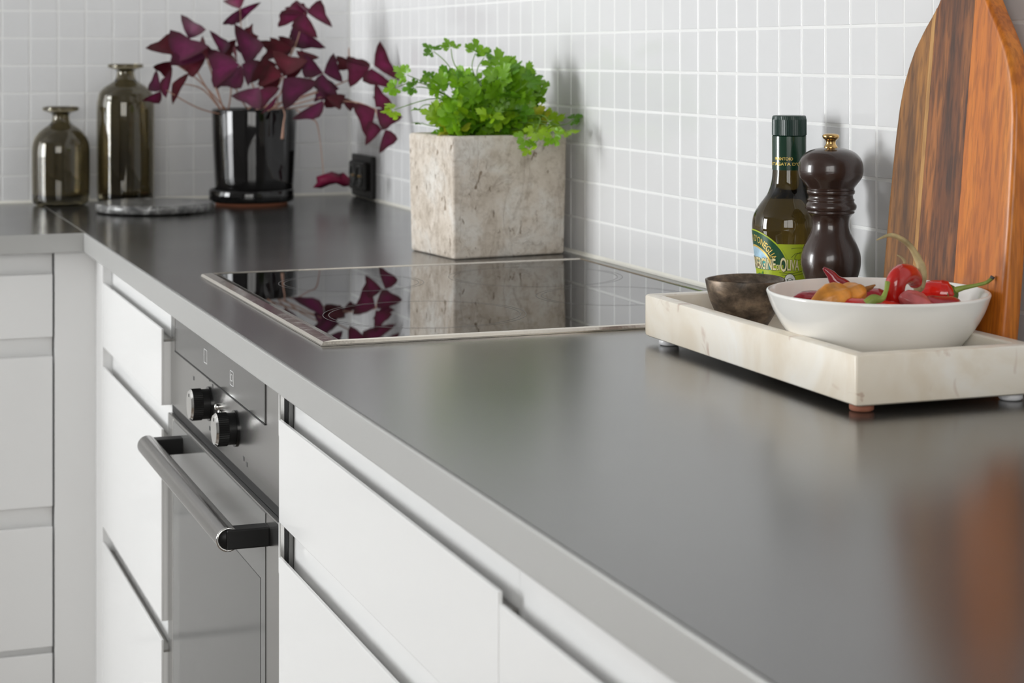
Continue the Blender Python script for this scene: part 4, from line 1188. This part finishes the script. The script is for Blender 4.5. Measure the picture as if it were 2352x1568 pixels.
bulb('shallot', 'amber shallot with frayed brown root end beside the hooked chili', 'shallot', 1300, 478, 1.545, 0.0108, 0.018, 'onion_skin', (-0.1, 1.2), True)
bulb('shallot', 'pink skinned shallot in front of the green-stalked chili', 'shallot', 1722, 520, 1.538, 0.0090, 0.021, 'shallot', (0.2, -1.15), False)

# ------------------------------------------------------------------ cutting board
XB0, SL, TH = -0.068, 0.09, 0.018
KL = math.sqrt(1+SL*SL)
cb = thing('cutting_board', 'tall paddle-shaped wooden cutting board leaning against the tiled wall', 'cutting board', (XB0, -2.145, CT))
OUT = [(0.9004, 0.0945), (0.96, 0.0958), (1.03, 0.0952), (1.09, 0.0932), (1.122, 0.0905), (1.142, 0.0865), (1.158, 0.0808), (1.175, 0.0725), (1.193, 0.0590), (1.208, 0.0460), (1.222, 0.0350), (1.24, 0.0265), (1.27, 0.0225), (1.32, 0.0215), (1.365, 0.0225), (1.385, 0.0200), (1.397, 0.0130), (1.400, 0.0)]
YCB = -2.1455
def halfw(z):
    for (za, wa), (zb, wb2) in zip(OUT[:-1], OUT[1:]):
        if za <= z <= zb: return wa+(wb2-wa)*(z-za)/(zb-za)
    return 0
def plank(name, ya, yb, mat):
    """strip of the board between offsets ya<yb (towards the wall's near end is negative)"""
    zs = []
    z = 0.9004
    while z < 1.4: zs.append(z); z += 0.006
    rows = []
    V, F_ = [], []
    for z in zs:
        hw = halfw(z)
        a, b_ = max(ya, -hw), min(yb, hw)
        if b_-a < 0.0012: continue
        r = 0.0045
        def depth_at(y):
            e = hw-abs(y)
            if e < r: return r-math.sqrt(max(0, r*r-(r-e)**2))
            return 0
        cols = sorted(set([a, b_]+[a+(b_-a)*k/6 for k in range(7)]+[c for c in (-hw+0.0004, -hw+0.0015, -hw+r, hw-0.0004, hw-0.0015, hw-r) if a < c < b_]))
        if len(cols) < 13:
            pass
        # fixed number of columns for clean strips
        m_ = 16
        ys = [a+(b_-a)*(0.5-0.5*math.cos(PI*k/m_)) for k in range(m_+1)]
        fr = [(XB0+SL*(z-0.9)+depth_at(y), YCB+y, z) for y in ys]
        bk = [(XB0+SL*(z-0.9)+TH-depth_at(y), YCB+y, z) for y in ys]
        rows.append([len(V)+k for k in range(2*(m_+1))]); V += [Vector(p) for p in fr+bk]
    m1 = 17
    for A, B in zip(rows[:-1], rows[1:]):
        for k in range(16):
            F_.append((A[k], A[k+1], B[k+1], B[k])); F_.append((A[m1+k+1], A[m1+k], B[m1+k], B[m1+k+1]))
        F_.append((A[0], B[0], B[m1], A[m1])); F_.append((A[16], A[m1+16], B[m1+16], B[16]))
    for A in (rows[0], rows[-1]):
        for k in range(16): F_.append((A[k], A[k+1], A[m1+k+1], A[m1+k]))
    o = add(name, V, F_, mat, cb)
    bm = bmesh.new(); bm.from_mesh(o.data); bmesh.ops.recalc_face_normals(bm, faces=bm.faces); bm.to_mesh(o.data); bm.free()
    auto_smooth(o, 40)
# far side of the board has larger Y: left in the picture
plank('plank', 0.0455, 0.10, 'wood_tan')
plank('plank', 0.0395, 0.0453, 'wood_pale')
plank('plank', -0.0200, 0.0393, 'wood_dark')
plank('plank', -0.10, -0.0202, 'wood_orange')
